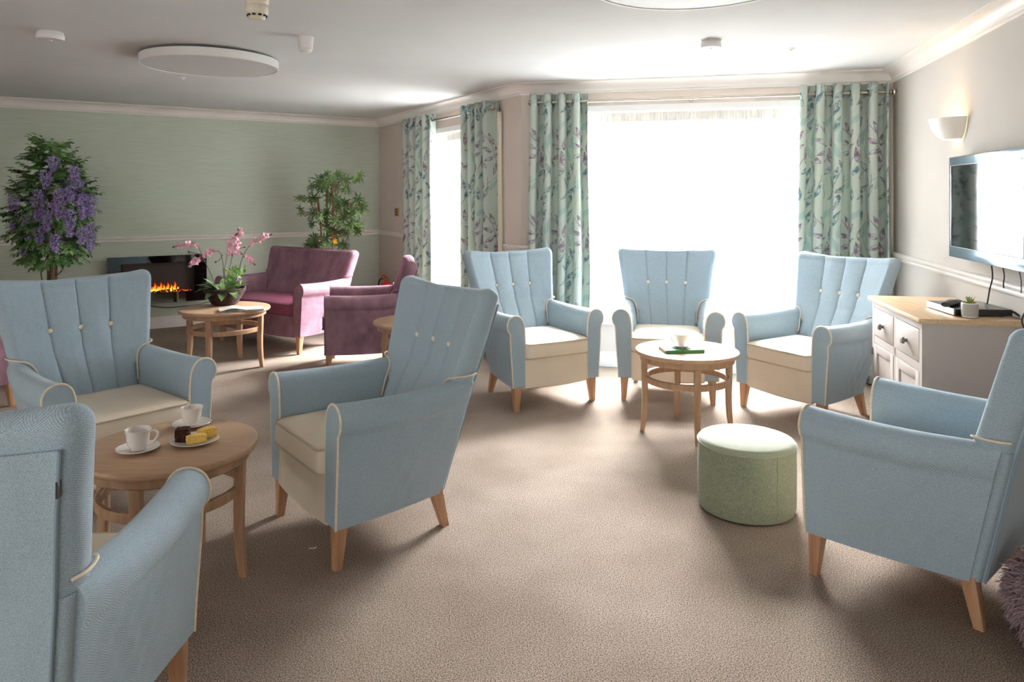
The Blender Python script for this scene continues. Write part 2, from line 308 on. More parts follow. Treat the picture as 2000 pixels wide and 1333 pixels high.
# ------------------------------------------------------------------ mesh helpers
class MB:
    def __init__(s): s.v = []; s.f = []; s.m = []; s.uv = None
    def add(s, vs, fs, mi=0):
        o = len(s.v); s.v += [tuple(p) for p in vs]; s.f += [tuple(i+o for i in f) for f in fs]; s.m += [mi]*len(fs); return s
    def build(s, name, mats, parent=None, smooth=True, loc=None, rot=None):
        me = bpy.data.meshes.new(name); me.from_pydata(s.v, [], s.f)
        for m in (mats if isinstance(mats, (list, tuple)) else [mats]): me.materials.append(m)
        me.polygons.foreach_set('material_index', s.m); me.polygons.foreach_set('use_smooth', [smooth]*len(s.f)); 
        if s.uv is not None:
            uvl = me.uv_layers.new(name='UVMap'); li = np.empty(len(me.loops), dtype=np.int32); me.loops.foreach_get('vertex_index', li)
            uvl.data.foreach_set('uv', np.asarray(s.uv, dtype=np.float32)[li].ravel())
        me.update()
        bm = bmesh.new(); bm.from_mesh(me); bmesh.ops.recalc_face_normals(bm, faces=bm.faces[:]); bm.to_mesh(me); bm.free()
        if smooth:
            try: me.set_sharp_from_angle(angle=math.radians(42))
            except Exception: pass
        o = bpy.data.objects.new(name, me); COL.objects.link(o)
        if parent: o.parent = parent
        if loc: o.location = loc
        if rot is not None: o.rotation_euler = (0, 0, rot) if isinstance(rot, (int, float)) else rot
        return o
    def loft(s, rings, closed=True, caps=(True, True), mi=0):
        n = len(rings[0]); vs = [p for r in rings for p in r]; fs = []
        for i in range(len(rings)-1):
            for j in range(n if closed else n-1):
                k = (j+1) % n; fs.append((i*n+j, i*n+k, (i+1)*n+k, (i+1)*n+j))
        if caps[0]: fs.append(tuple(range(n-1, -1, -1)))
        if caps[1]: fs.append(tuple((len(rings)-1)*n+j for j in range(n)))
        return s.add(vs, fs, mi)
    def box(s, x0, x1, y0, y1, z0, z1, mi=0, b=0):
        if b <= 0:
            vs = [(x, y, z) for z in (z0, z1) for x, y in ((x0, y0), (x1, y0), (x1, y1), (x0, y1))]
            return s.add(vs, [(3, 2, 1, 0), (4, 5, 6, 7), (0, 1, 5, 4), (1, 2, 6, 5), (2, 3, 7, 6), (3, 0, 4, 7)], mi)
        hx, hy = (x1-x0)/2, (y1-y0)/2; cx, cy = (x0+x1)/2, (y0+y1)/2
        rings = []
        for z, ins in ((z0, b), (z0+b*.3, b*.3), (z0+b, 0), (z1-b, 0), (z1-b*.3, b*.3), (z1, b)):
            rings.append([(cx+x, cy+y, z) for x, y in rrect(hx-ins, hy-ins, max(b-ins, .0005), 3)])
        return s.loft(rings, mi=mi)
    def tube(s, pts, r, n=8, closed=False, mi=0, caps=True):
        pts = [Vector(p) for p in pts]; m = len(pts); rings = []
        up = None
        for i, p in enumerate(pts):
            a = pts[i-1] if (i > 0 or closed) else pts[i]; c = pts[(i+1) % m] if (i < m-1 or closed) else pts[i]
            t = (c-a).normalized() if (c-a).length > 1e-9 else Vector((0, 0, 1))
            if up is None: up = Vector((0, 0, 1)) if abs(t.z) < .9 else Vector((1, 0, 0))
            u = (up - t*up.dot(t))
            if u.length < 1e-6: u = t.orthogonal()
            u.normalize(); up = u; w = t.cross(u)
            rr = r[i] if isinstance(r, (list, tuple)) else r
            rings.append([p + (u*math.cos(2*PI*k/n) + w*math.sin(2*PI*k/n))*rr for k in range(n)])
        if closed:
            rings.append(rings[0]); return s.loft(rings, caps=(False, False), mi=mi)
        return s.loft(rings, caps=(caps, caps), mi=mi)
    def lathe(s, prof, n=32, c=(0, 0, 0), mi=0, a0=0, a1=2*PI, sx=1, sy=1):
        full = abs(a1-a0-2*PI) < 1e-6; k = n if full else n+1
        rings = [[(c[0]+r*sx*math.cos(a0+(a1-a0)*j/n), c[1]+r*sy*math.sin(a0+(a1-a0)*j/n), c[2]+z) for j in range(k)] for r, z in prof]
        o = len(s.v); vs = [p for r in rings for p in r]; fs = []
        for i in range(len(rings)-1):
            for j in range(n):
                q = (j+1) % k; fs.append((i*k+j, i*k+q, (i+1)*k+q, (i+1)*k+j))
        if full and prof[0] != prof[-1]:
            if prof[0][0] > 1e-4: fs.append(tuple(range(k-1, -1, -1)))
            if prof[-1][0] > 1e-4: fs.append(tuple((len(rings)-1)*k+j for j in range(k)))
        return s.add(vs, fs, mi)
    def ball(s, c, r, n=10, mi=0, sc=(1, 1, 1)):
        m = max(4, n//2)
        pr = [(max(math.sin(PI*i/m), 1e-4)*r, -math.cos(PI*i/m)*r*sc[2]) for i in range(m+1)]
        return s.lathe(pr, n, c, mi, sx=sc[0], sy=sc[1])
    def xf(s, M, start=0):
        for i in range(start, len(s.v)): s.v[i] = tuple(M @ Vector(s.v[i]))
        return s
def rrect(hx, hy, r, k=4):
    out = []
    for cx, cy, a in ((hx-r, hy-r, 0), (-hx+r, hy-r, PI/2), (-hx+r, -hy+r, PI), (hx-r, -hy+r, 1.5*PI)):
        for i in range(k+1): out.append((cx+r*math.cos(a+PI/2*i/k), cy+r*math.sin(a+PI/2*i/k)))
    return out
def prism(mb, top, bot, b=.004, n=4):
    """tapered rectangular leg: (cx,cy,hx,hy,z) at each end"""
    rings = []
    for i in range(n+1):
        t = i/n; cx, cy, hx, hy, z = (bot[k]+(top[k]-bot[k])*t for k in range(5))
        rings.append([(cx+x, cy+y, z) for x, y in rrect(hx, hy, b, 2)])
    return mb.loft(rings)
def crm(pts, n=6, closed=False):
    P = [Vector(p) for p in pts]; out = []; m = len(P)
    rng = range(m if closed else m-1)
    for i in rng:
        p0 = P[(i-1) % m] if (closed or i > 0) else P[i]; p1 = P[i]; p2 = P[(i+1) % m]; p3 = P[(i+2) % m] if (closed or i+2 < m) else p2
        for k in range(n):
            t = k/n; out.append(.5*((2*p1)+(p2-p0)*t+(2*p0-5*p1+4*p2-p3)*t*t+(3*p1-p0-3*p2+p3)*t**3))
    if not closed: out.append(P[-1])
    return out
def thing(name, label, cat, loc=(0, 0, 0), rotz=0, group=None):
    o = bpy.data.objects.new(name, None); COL.objects.link(o); o.empty_display_size = .1
    o.location = loc; o.rotation_euler = (0, 0, rotz); return tag(o, label, cat, group)
def tag(o, label, cat, group=None):
    o['label'] = label; o['category'] = cat
    if group: o['group'] = group
    return o
def struct(o): o['kind'] = 'structure'; return o
def dup(root, loc, rotz, label=None, group=None, scale=None):
    r = root.copy(); COL.objects.link(r); r.location = loc; r.rotation_euler = (0, 0, rotz)
    if label: r['label'] = label
    if group: r['group'] = group
    if scale: r.scale = scale
    def rec(a, b):
        for ch in [c for c in bpy.data.objects if c.parent == a]:
            c = ch.copy(); COL.objects.link(c); c.parent = b; rec(ch, c)
    rec(root, r)
    return r

# ------------------------------------------------------------------ room shell
def quadwall(name, fr, s0, s1, m, holes=(), z0=0, z1=ZC, th=.3):
    """wall slab with rectangular holes (s0,s1,z0,z1), thickness th outwards"""
    mb = MB(); ss = sorted({s0, s1, *[h[0] for h in holes], *[h[1] for h in holes]}); zz = sorted({z0, z1, *[h[2] for h in holes], *[h[3] for h in holes]})
    for i in range(len(ss)-1):
        for j in range(len(zz)-1):
            if any(h[0] <= ss[i] < h[1] and h[2] <= zz[j] < h[3] for h in holes): continue
            for n in (0, -th):
                q = [wp(fr, ss[i], n, zz[j]), wp(fr, ss[i+1], n, zz[j]), wp(fr, ss[i+1], n, zz[j+1]), wp(fr, ss[i], n, zz[j+1])]
                mb.add(q, [(0, 1, 2, 3)])
    for h in holes:
        a, b, c, d = h
        for q in ([(a, c), (b, c)], [(b, c), (b, d)], [(b, d), (a, d)], [(a, d), (a, c)]):
            (p, q1), (r, t) = q
            mb.add([wp(fr, p, 0, q1), wp(fr, r, 0, t), wp(fr, r, -th, t), wp(fr, p, -th, q1)], [(0, 1, 2, 3)])
    return struct(mb.build(name, m, smooth=False))
HW = (.42, 2.72, .383, 2.168); HL = (1.35, 2.95, .383, 2.12)
quadwall('wall_green', FG, 0, 5.9, M_green)
quadwall('wall_bay_left', FL, 0, (K2-K1).length, M_taupe, [HL])
quadwall('wall_bay_window', FW, 0, (K3-K2).length, M_taupe, [HW])
quadwall('wall_right', FR, 0, 9.0, M_pale)
PD = Vector((-GD.y, GD.x)); 
if PD.y > 0: PD = -PD
FB = frame(K0, d=PD); quadwall('wall_left', FB, 0, 4.6, M_taupe)
def mitre(path, n):
    out = []
    for i, p in enumerate(path):
        ns = []
        if i > 0: ns.append(frame(path[i-1], path[i])[2])
        if i < len(path)-1: ns.append(frame(path[i], path[i+1])[2])
        b = (ns[0]+ns[1]).normalized() if len(ns) == 2 else ns[0]; k = 1/max(b.dot(ns[0]), .3)
        out.append((p.x+b.x*k*n, p.y+b.y*k*n))
    return out
OUT = mitre([K0, K1, K2, K3, K4], -.28) + [(1.2, -4.6), (-7.6, -4.6), (-8.6, 3.0)]
for nm, z0, z1, m_ in (('floor', -.1, 0, M_carpet), ('ceiling', ZC, ZC+.1, M_ceil)):
    mb = MB(); mb.loft([[(x, y, z0) for x, y in OUT], [(x, y, z1) for x, y in OUT]]); struct(mb.build(nm, m_, smooth=False))
# swept trims (profile in n,z) mitred through the corners
PATH = [K0, K1, K2, K3, K4]
def sweep(name, prof, m, path=PATH, z=0):
    rings = []
    for i, p in enumerate(path):
        ns = []
        if i > 0: ns.append(frame(path[i-1], path[i])[2])
        if i < len(path)-1: ns.append(frame(path[i], path[i+1])[2])
        if len(ns) == 2:
            b = (ns[0]+ns[1]).normalized(); k = 1/max(b.dot(ns[0]), .3)
        else: b = ns[0]; k = 1
        rings.append([(p.x+b.x*k*n, p.y+b.y*k*n, z+zz) for n, zz in prof])
    mb = MB(); mb.loft(rings); return struct(mb.build(name, m, smooth=True))
cov = [(0, ZC), (0, 2.333), (.008, 2.333), (.010, 2.345), (.020, 2.350)] + [(.020+.075*(1-math.cos(t)), 2.350+.070*math.sin(t)) for t in [PI/2*i/6 for i in range(1, 7)]] + [(.100, 2.420), (.100, ZC)]
skirt = [(0, 0), (0, .125), (.008, .125), (.012, .112), (.012, .098), (.018, .090), (.018, 0)]
rail = [(0, .955), (.012, .957), (.016, .968), (.010, .977), (.022, .987), (.026, .998), (.018, 1.008), (.012, 1.012), (0, 1.016)]
def piece(name, prof, m, fr, s0, s1):
    a = fr[0]+fr[1]*s0; b = fr[0]+fr[1]*s1; return sweep(name, prof, m, [a, b])
sweep('trim_1', cov, M_white)
sweep('baseboard_left', skirt, M_white, [K0, K1, K2]); sweep('baseboard_right', skirt, M_white, [K2, K3, K4])
sweep('trim_2', rail, M_white, [K0, K1, K1+FL[1]*1.25]); sweep('trim_3', rail, M_white, [K1+FL[1]*3.05, K2, K2+FW[1]*.3]); sweep('trim_4', rail, M_white, [K3+(K2-K3).normalized()*.2, K3, K4])
# windows: frame, sill, panes
def window(idx, fr, h, nm):
    a, b, c, d = h; mb = MB(); n0, n1 = -.26, -.20
    def bar(s0, s1, z0, z1, e=0):
        vs = [wp(fr, s, n, z) for z in (z0, z1) for s, n in ((s0, n0-e), (s1, n0-e), (s1, n1+e), (s0, n1+e))]
        mb.add(vs, [(3, 2, 1, 0), (4, 5, 6, 7), (0, 1, 5, 4), (1, 2, 6, 5), (2, 3, 7, 6), (3, 0, 4, 7)])
    bar(a, a+.06, c, d); bar(b-.06, b, c, d); bar(a, b, c, c+.06); bar(a, b, d-.06, d); bar(a, b, d-.42, d-.37)
    for i in range(1, nm): s = a+(b-a)*i/nm; bar(s-.03, s+.03, c, d)
    w = struct(mb.build('window_%d' % idx, M_win_white, smooth=False))
    for i in range(nm):
        for z0, z1 in ((c+.06, d-.42), (d-.37, d-.06)):
            s0 = a+(b-a)*i/nm+.03; s1 = a+(b-a)*(i+1)/nm-.03
            g = MB(); g.add([wp(fr, s, n, z) for n in (-.232, -.228) for s, z in ((s0, z0), (s1, z0), (s1, z1), (s0, z1))], [(0, 1, 2, 3), (7, 6, 5, 4), (0, 4, 5, 1), (1, 5, 6, 2), (2, 6, 7, 3), (3, 7, 4, 0)]).build('pane', M_glass, w, smooth=False)
    sl = MB(); vs = [wp(fr, s, n, z) for z in (c-.022, c+.003) for s, n in ((a-.04, -.25), (b+.04, -.25), (b+.04, .035), (a-.04, .035))]
    sl.add([wp(fr, s, n, z) for z in (c-.022, c+.002) for s, n in ((a-.04, 0.001), (b+.04, 0.001), (b+.04, .035), (a-.04, .035))], [(3, 2, 1, 0), (4, 5, 6, 7), (0, 1, 5, 4), (1, 2, 6, 5), (2, 3, 7, 6), (3, 0, 4, 7)])
    sl.add([wp(fr, s, n, z) for z in (c-.001, c+.002) for s, n in ((a+.001, -.2), (b-.001, -.2), (b-.001, .001), (a+.001, .001))], [(3, 2, 1, 0), (4, 5, 6, 7), (0, 1, 5, 4), (1, 2, 6, 5), (2, 3, 7, 6), (3, 0, 4, 7)])
    sl.build('window_sill', M_win_white, w, smooth=False)
    # pelmet board over the opening
    pb = MB(); z0, z1 = d, d+.052
    pb.add([wp(fr, s, n, z) for z in (z0, z1) for s, n in ((a-.02, .001), (b+.02, .001), (b+.02, .022), (a-.02, .022))], [(3, 2, 1, 0), (4, 5, 6, 7), (0, 1, 5, 4), (1, 2, 6, 5), (2, 3, 7, 6), (3, 0, 4, 7)])
    pb.build('head_board', M_win_white, w, smooth=False)
    return w
window(1, FL, HL, 2); window(2, FW, HW, 3)
# voile nets
def net(fr, h, label, rng):
    a, b, c, d = h; L = b-a-.02; n = int(L/.011); rows = [c+.012, c+.5, c+1.0, d-.10, d-.06, d-.004]
    mb = MB(); uv = []; R = []
    for z in rows:
        r = []
        for i in range(n+1):
            t = i/n; s = a+.01+L*t; k = 1 if z < d-.05 else .45
            nn = -.055+k*(.007*math.sin(2*PI*L/.062*t)+.005*math.sin(2*PI*L/.14*t+1))
            r.append(wp(fr, s, nn, z)); uv.append((L*t*1.3, z))
        R.append(r)
    mb.loft(R, closed=False, caps=(False, False)); mb.uv = uv
    o = tag(mb.build('net_curtain', M_sheer), label, 'net curtain')
    hb = MB(); RR = []
    for z in (d-.085, d-.05, d-.006): RR.append([wp(fr, a+.01+L*i/n, -.049+.003*math.sin(2*PI*L/.02*i/n), z) for i in range(n+1)])
    hb.loft(RR, closed=False, caps=(False, False)); hb.build('heading_tape', M_tape, o); return o
net(FW, HW, 'wide white net curtain filling the large window behind three blue armchairs', 0)
net(FL, HL, 'narrow white net curtain in the smaller window left of the bay corner', 0)
# curtains
def curtain(fr, s0, s1, label, pleats, phase, spread=(0, 0), uoff=0, amp=.060, free=1, lining=0, topz=2.322):
    rz = 2.252; n = pleats*22; rows = [.012+(topz-.012)*i/22 for i in range(23)]
    base = []
    def prof(t, amp, w, x0):
        ph = 2*PI*pleats*t+phase
        return (x0+w*t-.010*math.sin(2*ph)*w/.6, .098+amp*math.copysign(abs(math.sin(ph))**.62, math.sin(ph)))
    # arc length of the cloth for the print
    P = [prof(i/n, amp, s1-s0, s0) for i in range(n+1)]; arc = [0]
    for i in range(n): arc.append(arc[-1]+math.hypot(P[i+1][0]-P[i][0], P[i+1][1]-P[i][1]))
    mb = MB(); uv = []; R = []
    for z in rows:
        k = 1-(z/topz); a = amp*(1-.15*k); x0 = s0+spread[0]*k; w = (s1+spread[1]*k)-x0; r = []
        for i in range(n+1):
            t = i/n; x, y = prof(t, a, w, x0)
            x += .012*math.sin(3.1*z+5*t)*k; y += .010*math.sin(2.3*z+9*t+phase)*k
            r.append(wp(fr, x, y, z)); uv.append((arc[i]*1.0+uoff, z+.1))
        R.append(r)
    mb.loft(R, closed=False, caps=(False, False)); mb.uv = uv
    o = mb.build('curtain', M_curtain); tag(o, label, 'curtain', None)
    md = o.modifiers.new('thick', 'SOLIDIFY'); md.thickness = .003; md.offset = 0
    ang = wang(fr)
    for j in range(2*pleats):
        t = ((j*PI)-phase)/(2*PI*pleats)
        if not 0.01 < t < .99: continue
        x, y = prof(t, amp, s1-s0, s0); q = wp(fr, x, y, rz)
        rg = MB(); c = Vector(q); D = fr[1]; pts = []
        dirx, diry = (prof(t+.002, amp, s1-s0, s0)[0]-x), (prof(t+.002, amp, s1-s0, s0)[1]-y)
        L = math.hypot(dirx, diry); tx = D.x*dirx/L+fr[2].x*diry/L; ty = D.y*dirx/L+fr[2].y*diry/L
        for k in range(16):
            aa = 2*PI*k/16; pts.append((c.x+tx*.027*math.cos(aa), c.y+ty*.027*math.cos(aa), c.z+.027*math.sin(aa)))
        rg.tube(pts, .0065, 6, closed=True); rg.build('eyelet_ring', M_chrome, o)
    if lining:
        e = s1+.004 if lining > 0 else s0-.004; sg = 1 if lining > 0 else -1; lb = MB(); R = []
        for z in rows[:-1]:
            k = 1-(z/topz); e2 = e+(spread[1] if lining > 0 else spread[0])*k
            R.append([wp(fr, e2+sg*.022*math.sin(q*PI)*1, .062-.050*q, z) for q in (0, .25, .5, .75, 1)])
        lb.loft(R, closed=False, caps=(False, False)); l = lb.build('lining', M_cream_cov, o); md = l.modifiers.new('thick', 'SOLIDIFY'); md.thickness = .002
    return o
curtain(FL, 1.14, 1.86, 'leaf-print sage curtain nearest the green wall, left of the narrow window', 4, .4, uoff=.1, amp=.055)
curtain(FL, 2.585, 3.17, 'leaf-print sage curtain between the narrow window and the bay corner', 4, -.6, uoff=.33, lining=1, spread=(0, .03))
curtain(FW, .115, .605, 'leaf-print sage curtain at the left side of the large window', 4, .2, uoff=.05, spread=(-.03, .02))
curtain(FW, 2.29, 2.925, 'leaf-print sage curtain at the right side of the large window, near the wall lamp', 5, .9, uoff=.2, lining=1, spread=(-.03, 0))
def rod(fr, s0, s1, label, sup):
    t = thing('curtain_rod', label, 'curtain rod', wp(fr, (s0+s1)/2, .098, 2.252))
    inv = Matrix.Translation(Vector(t.location)).inverted()
    mb = MB(); mb.tube([wp(fr, s0, .098, 2.252), wp(fr, s1, .098, 2.252)], .0125, 12); mb.xf(inv); mb.build('pole', M_steel, t)
    for s, sg in ((s0, -1), (s1, 1)):
        f = MB(); f.ball(wp(fr, s+sg*.022, .098, 2.252), .027, 16); f.tube([wp(fr, s-sg*.01, .098, 2.252), wp(fr, s+sg*.006, .098, 2.252)], .017, 12); f.xf(inv); f.build('finial', M_chrome, t)
    for s in sup:
        f = MB(); f.tube([wp(fr, s, .001, 2.252), wp(fr, s, .098, 2.252)], .007, 8); f.tube([wp(fr, s-.007, .098, 2.252), wp(fr, s+.007, .098, 2.252)], .017, 12)
        f.tube([wp(fr, s, .0, 2.252), wp(fr, s, .008, 2.252)], .024, 14); f.xf(inv); f.build('bracket', M_steel, t)
rod(FW, .135, 2.945, 'long nickel curtain rod over the large window', (.13, 1.45, 2.93))
rod(FL, 1.10, 3.13, 'short nickel curtain rod over the narrow window', (1.12, 3.10))

# ------------------------------------------------------------------ armchairs
def yrear(z, zt=1.04): return .257+(z-.15)*.235
def hwid(z): return .245+(z-.15)*.163
def seam_x(z, zt): 
    t = (z-.45)/(zt-.45); return .120+(.163-.120)*max(t, 0)
def make_chair(name, label, cat, group, fab, pipem, seatm, zt=1.04, dw=0.0, seams=(-1, 0, 1), buttons=True, legm=M_leg, contrast=True, backpipe=M_bluepipe):
    root = thing(name, label, cat, (0, 0, 0), 0, group)
    def sx(x): return x+(dw if x > 0 else -dw)
    # --- arms
    FS = [(.250, .165), (.250, .30), (.250, .42), (.252, .50), (.256, .565), (.268, .610), (.290, .636), (.318, .646), (.346, .642), (.370, .626), (.384, .600), (.386, .575), (.379, .550), (.364, .528), (.362, .48), (.359, .43), (.354, .36), (.349, .29), (.345, .23), (.342, .165)]
    RS = [(.200, .160), (.203, .30), (.208, .42), (.214, .50), (.226, .565), (.240, .612), (.262, .640), (.286, .652), (.306, .649), (.322, .635), (.330, .608), (.329, .58), (.325, .552), (.316, .528), (.309, .48), (.300, .43), (.288, .36), (.275, .29), (.262, .22), (.249, .150)]
    for sgn in (-1, 1):
        rings = []; NT_ = 40
        for i in range(NT_+1):
            t = i/NT_; ring = []
            for (fx, fz), (rx, rz) in zip(FS, RS):
                up = min(max((fz-.165)/.4, 0), 1); p = 1+1.6*up
                x = fx+(rx-fx)*t**p; z = fz+(rz-fz)*t
                z += (.012*math.sin(PI*t)*-1) if fz > .5 else 0
                if fz < .2: z += -.006*math.sin(PI*t)
                y = -.305+(yrear(z)-.030+.305)*t
                if len(ring) > 10 and .2 < fz < .53: x += .0045*math.sin(46*(z*.9+y*1.5))*max(0, math.sin(PI*min(max((t-.35)/.65, 0), 1)))*math.sin(PI*(fz-.165)/.37)
                ring.append(Vector((sgn*(x+dw), y, z)))
            ring = crm(ring, 3, closed=False)
            rings.append(ring)
        # soften the front face edge
        c = sum((p for p in rings[0]), Vector())/len(rings[0])
        r0 = [p+(c-p).normalized()*.006 for p in rings[0]]; r1 = [Vector((p.x, p.y+.006, p.z)) for p in rings[0]]
        ffix = [Vector((p.x, p.y, p.z)) for p in r0]
        mb = MB(); mb.loft([ffix, r1]+rings[1:])
        arm = mb.build('arm', M_bluearm if fab is M_blue else fab, root)
        pp = MB(); pts = [Vector((p.x, -.301, p.z)) for p in rings[0]]
        cc = Vector((c.x, -.301, c.z)); pts = [p+(p-cc).normalized()*.0005 for p in pts]
        pp.tube([p for p in pts], .0048, 8); pp.build('piping', pipem, arm)
        # piping where the arm meets the back
        jp = [Vector((sgn*(x+dw), y, z)) for x, y, z in ((.219, .188, .485), (.225, .212, .560), (.238, .240, .612), (.262, .252, .643), (.298, .250, .658), (.323, .262, .665), (.334, .300, .666), (.334, .340, .667), (.322, .368, .667))]
        jj = MB(); jj.tube(crm(jp, 4), .0042, 6); jj.build('piping', pipem, arm)
    # --- backrest
    rt = .038
    def row(z, phi=None):
        zz = z
        hwf = hwid(z)*(1.0 if z > .66 else 1)+dw; hwl = .238+dw
        k = min(max((z-.55)/.07, 0), 1); k = k*k*(3-2*k); hw = hwl+(hwf-hwl)*k
        rc = .05; d = z-(zt-rc)
        if d > 0: hw -= rc-math.sqrt(max(rc*rc-d*d, 0))
        yf = .195+(z-.45)*.315; yr = yrear(z)
        if z < .64: yr = min(yr, yf+.12)
        yr += .012*min(max((z-.62)/.2, 0), 1); yc = (yf+yr)/2
        if phi is not None: yf = yc-(yc-yf0[0])*math.cos(phi); yr = yc+(yr0[0]-yc)*math.cos(phi)
        else: yf0[0] = yf; yr0[0] = yr
        th = yr-yf; r = min(.038, th*.48)
        xs = [s*seam_x(z, zt)*(1+1.9*dw) for s in seams]
        knots = [-hw+r]+xs+[hw-r]; X = []
        for a, b in zip(knots[:-1], knots[1:]):
            L = b-a; e = [0, .003, .007, .014]; seg = [a+q for q in e]+[a+.014+(L-.028)*j/8 for j in range(1, 8)]+[b-q for q in e[::-1]][:-1]
            X += seg
        X.append(knots[-1])
        front = []
        for x in X:
            cz = min(max((z-.47)/.2, 0), 1)*(1 if phi is None else math.cos(phi)); y = yf - .018 + .058*cz*(1-min(abs(x)/hw, 1)**2.6)
            fade = 1 if phi is None else math.cos(phi)
            for xx in xs: 
                g = .0085*math.exp(-((x-xx)/.0055)**2)*fade; y += g
                if buttons: y += .013*math.exp(-((x-xx)**2+(z-.772)**2)/.022**2)
            # pillowed channels
            for a, b in zip(knots[:-1], knots[1:]):
                if a < x < b: y -= .007*math.sin(PI*(x-a)/(b-a))*fade
            front.append((x, y))
        loop = front[:]
        y0, y1 = front[-1][1], yr
        for j in range(1, 7): 
            a = -PI/2+PI*j/7; loop.append((hw-r+r*math.cos(a), (y0+y1)/2+(y1-y0)/2*math.sin(a)))
        nb = 10
        for j in range(nb+1): loop.append((hw-r-(2*(hw-r))*j/nb, yr))
        for j in range(1, 7):
            a = PI/2+PI*j/7; loop.append((-hw+r+r*math.cos(a), (y0+y1)/2+(y1-y0)/2*math.sin(a)))
        dip = .026*min(max((z-.7)/(zt-.7), 0), 1)**2
        return [(x, y, z-dip*(1-min(abs(x)/hw, 1)**2)) for x, y in loop]
    yf0 = [0]; yr0 = [0]
    rows = [row(.42+(zt-rt-.42)*i/44) for i in range(45)]
    for j in range(1, 7):
        phi = PI/2*j/6*.96; rows.append(row(zt-rt+rt*math.sin(phi), phi))
    mb = MB(); mb.loft(rows); back = mb.build('backrest', fab, root)
    if buttons:
        for s in seams:
            bt = MB(); x = s*seam_x(.772, zt); y = .195+(.772-.45)*.315-.018+.058*(1-(abs(x)/.346)**2.6)+.012
            bt.lathe([(.0001, .0105), (.007, .0095), (.0115, .006), (.0135, .001), (.0135, -.004)], 14)
            bt.xf(Matrix.Translation((x, y, .772)) @ Matrix.Rotation(PI/2+.3, 4, 'X')); bt.build('button', M_cbutton, back)
    # --- outside back panel with its seams
    mb = MB(); R = []; edge = []
    ztp = zt-.075
    for i in range(25):
        z = .148+(ztp-.148)*i/24; hw = hwid(z)-.030+dw; y = yrear(z)+.001+.012*min(max((z-.62)/.2, 0), 1); dip = .026*min(max((z-.7)/(zt-.7), 0), 1)**2
        r = []
        for j in range(9):
            x = -hw+2*hw*j/8; r.append((x, y+.010, z-dip*(1-(x/hw)**2)))
        for j in range(9):
            x = hw-2*hw*j/8; r.append((x, y-.012, z-dip*(1-(x/hw)**2)))
        R.append(r); edge.append((hw, y+.008, z, dip))
    mb.loft(R); ob = mb.build('outside_back', fab, root)
    for sgn in (-1, 1):
        e = MB(); e.tube([(sgn*h, y, z) for h, y, z, d in edge], .0038, 6); e.build('seam_piping', backpipe, ob)
    # --- lower back infill + seat base
    mb = MB(); rings = []
    for z, ins in ((.148, .01), (.156, 0), (.345, 0), (.349, .006)):
        rings.append([(sx(-.249)+ins, -.300+ins, z), (sx(.249)-ins, -.300+ins, z), (sx(.215)-ins, .24, z), (sx(-.215)+ins, .24, z)])
    rr = []
    for (q, z) in zip(rings, (.148, .156, .345, .349)):
        a, b, c_, d = [Vector(p) for p in q]; L = []
        for j in range(10): L.append(a.lerp(b, j/10)+Vector((0, -.008*math.sin(PI*j/10), -.006*math.sin(PI*j/10) if z < .2 else 0)))
        for j in range(4): L.append(b.lerp(c_, j/4))
        for j in range(10): L.append(c_.lerp(d, j/10))
        for j in range(4): L.append(d.lerp(a, j/4))
        rr.append(L)
    mb.loft(rr); mb.build('seat_base', seatm if contrast else fab, root)
    mb = MB(); rings = []
    for z in (.152, .3, .45, .63): 
        h = hwid(z)-.004+dw; y = yrear(z); rings.append([(px_, y-.035+py_, z) for px_, py_ in rrect(h, .034, .020, 4)])
    mb.loft(rings); mb.build('lower_back', fab, root)
    # --- cushion
    mb = MB(); rings = []; hx, hy, cy = .246+dw, .268, -.062
    def rr2(ins, z, wob=0):
        return [(x, cy+y, z+(-.010*(abs(y/hy)**4) if z > .4 else 0)) for x, y in rrect(hx-ins, hy-ins, .03, 5)]
    for ins, z in ((.03, .347), (.012, .349), (.002, .356), (-.001, .375), (-.002, .41), (-.001, .440), (.002, .458), (.010, .464), (.03, .470), (.07, .477), (.13, .482), (.20, .484)): rings.append(rr2(ins, z))
    mb.loft(rings); cu = mb.build('seat_cushion', seatm, root)
    for z, ins in ((.3545, .0), (.460, .0)):
        p = MB(); p.tube([(x, cy+y, z+(-.010*(abs(y/hy)**4) if z > .4 else 0)) for x, y in rrect(hx-ins+.0015, hy-ins+.0015, .03, 5)], .0042, 6, closed=True); p.build('cushion_piping', pipem if not contrast else M_seatpipe, cu)
    # --- legs
    for s in (-1, 1):
        mb = MB(); prism(mb, (sx(s*.300), -.268, .029, .027, .175), (sx(s*.306), -.280, .0165, .0165, 0)); mb.build('leg', legm, root)
        mb = MB(); prism(mb, (sx(s*.216), .218, .028, .026, .165), (sx(s*.236), .256, .0165, .0165, 0)); mb.build('leg', legm, root)
    return root
M_seatpipe = mat('seat_piping', (196, 178, 152), .5)
LB = 'light blue armchair '
blue = make_chair('armchair', LB+'facing the camera directly in front of the large window', 'armchair', 'blue buttoned armchairs', M_blue, M_pipe, M_seat)
blue.location = (1.148, 5.394, 0); blue.rotation_euler = (0, 0, -.195)
R_ = [(-1.962, 3.55, .882, 'showing three back buttons behind the left table with the cakes'),
      (-.646, 3.246, -.912, 'seen from its side in mid room, facing the cake table'),
      (.168, 5.288, .489, 'angled right before the left curtain of the large window'),
      (1.994, 4.913, -1.022, 'between the right curtain and the sideboard, facing the book table'),
      (1.576, 2.791, -2.421, 'turned away at the right edge beside the green pouf'),
      (-1.251, 1.823, 3.234, 'seen from behind in the near left corner, black tag on its back')]
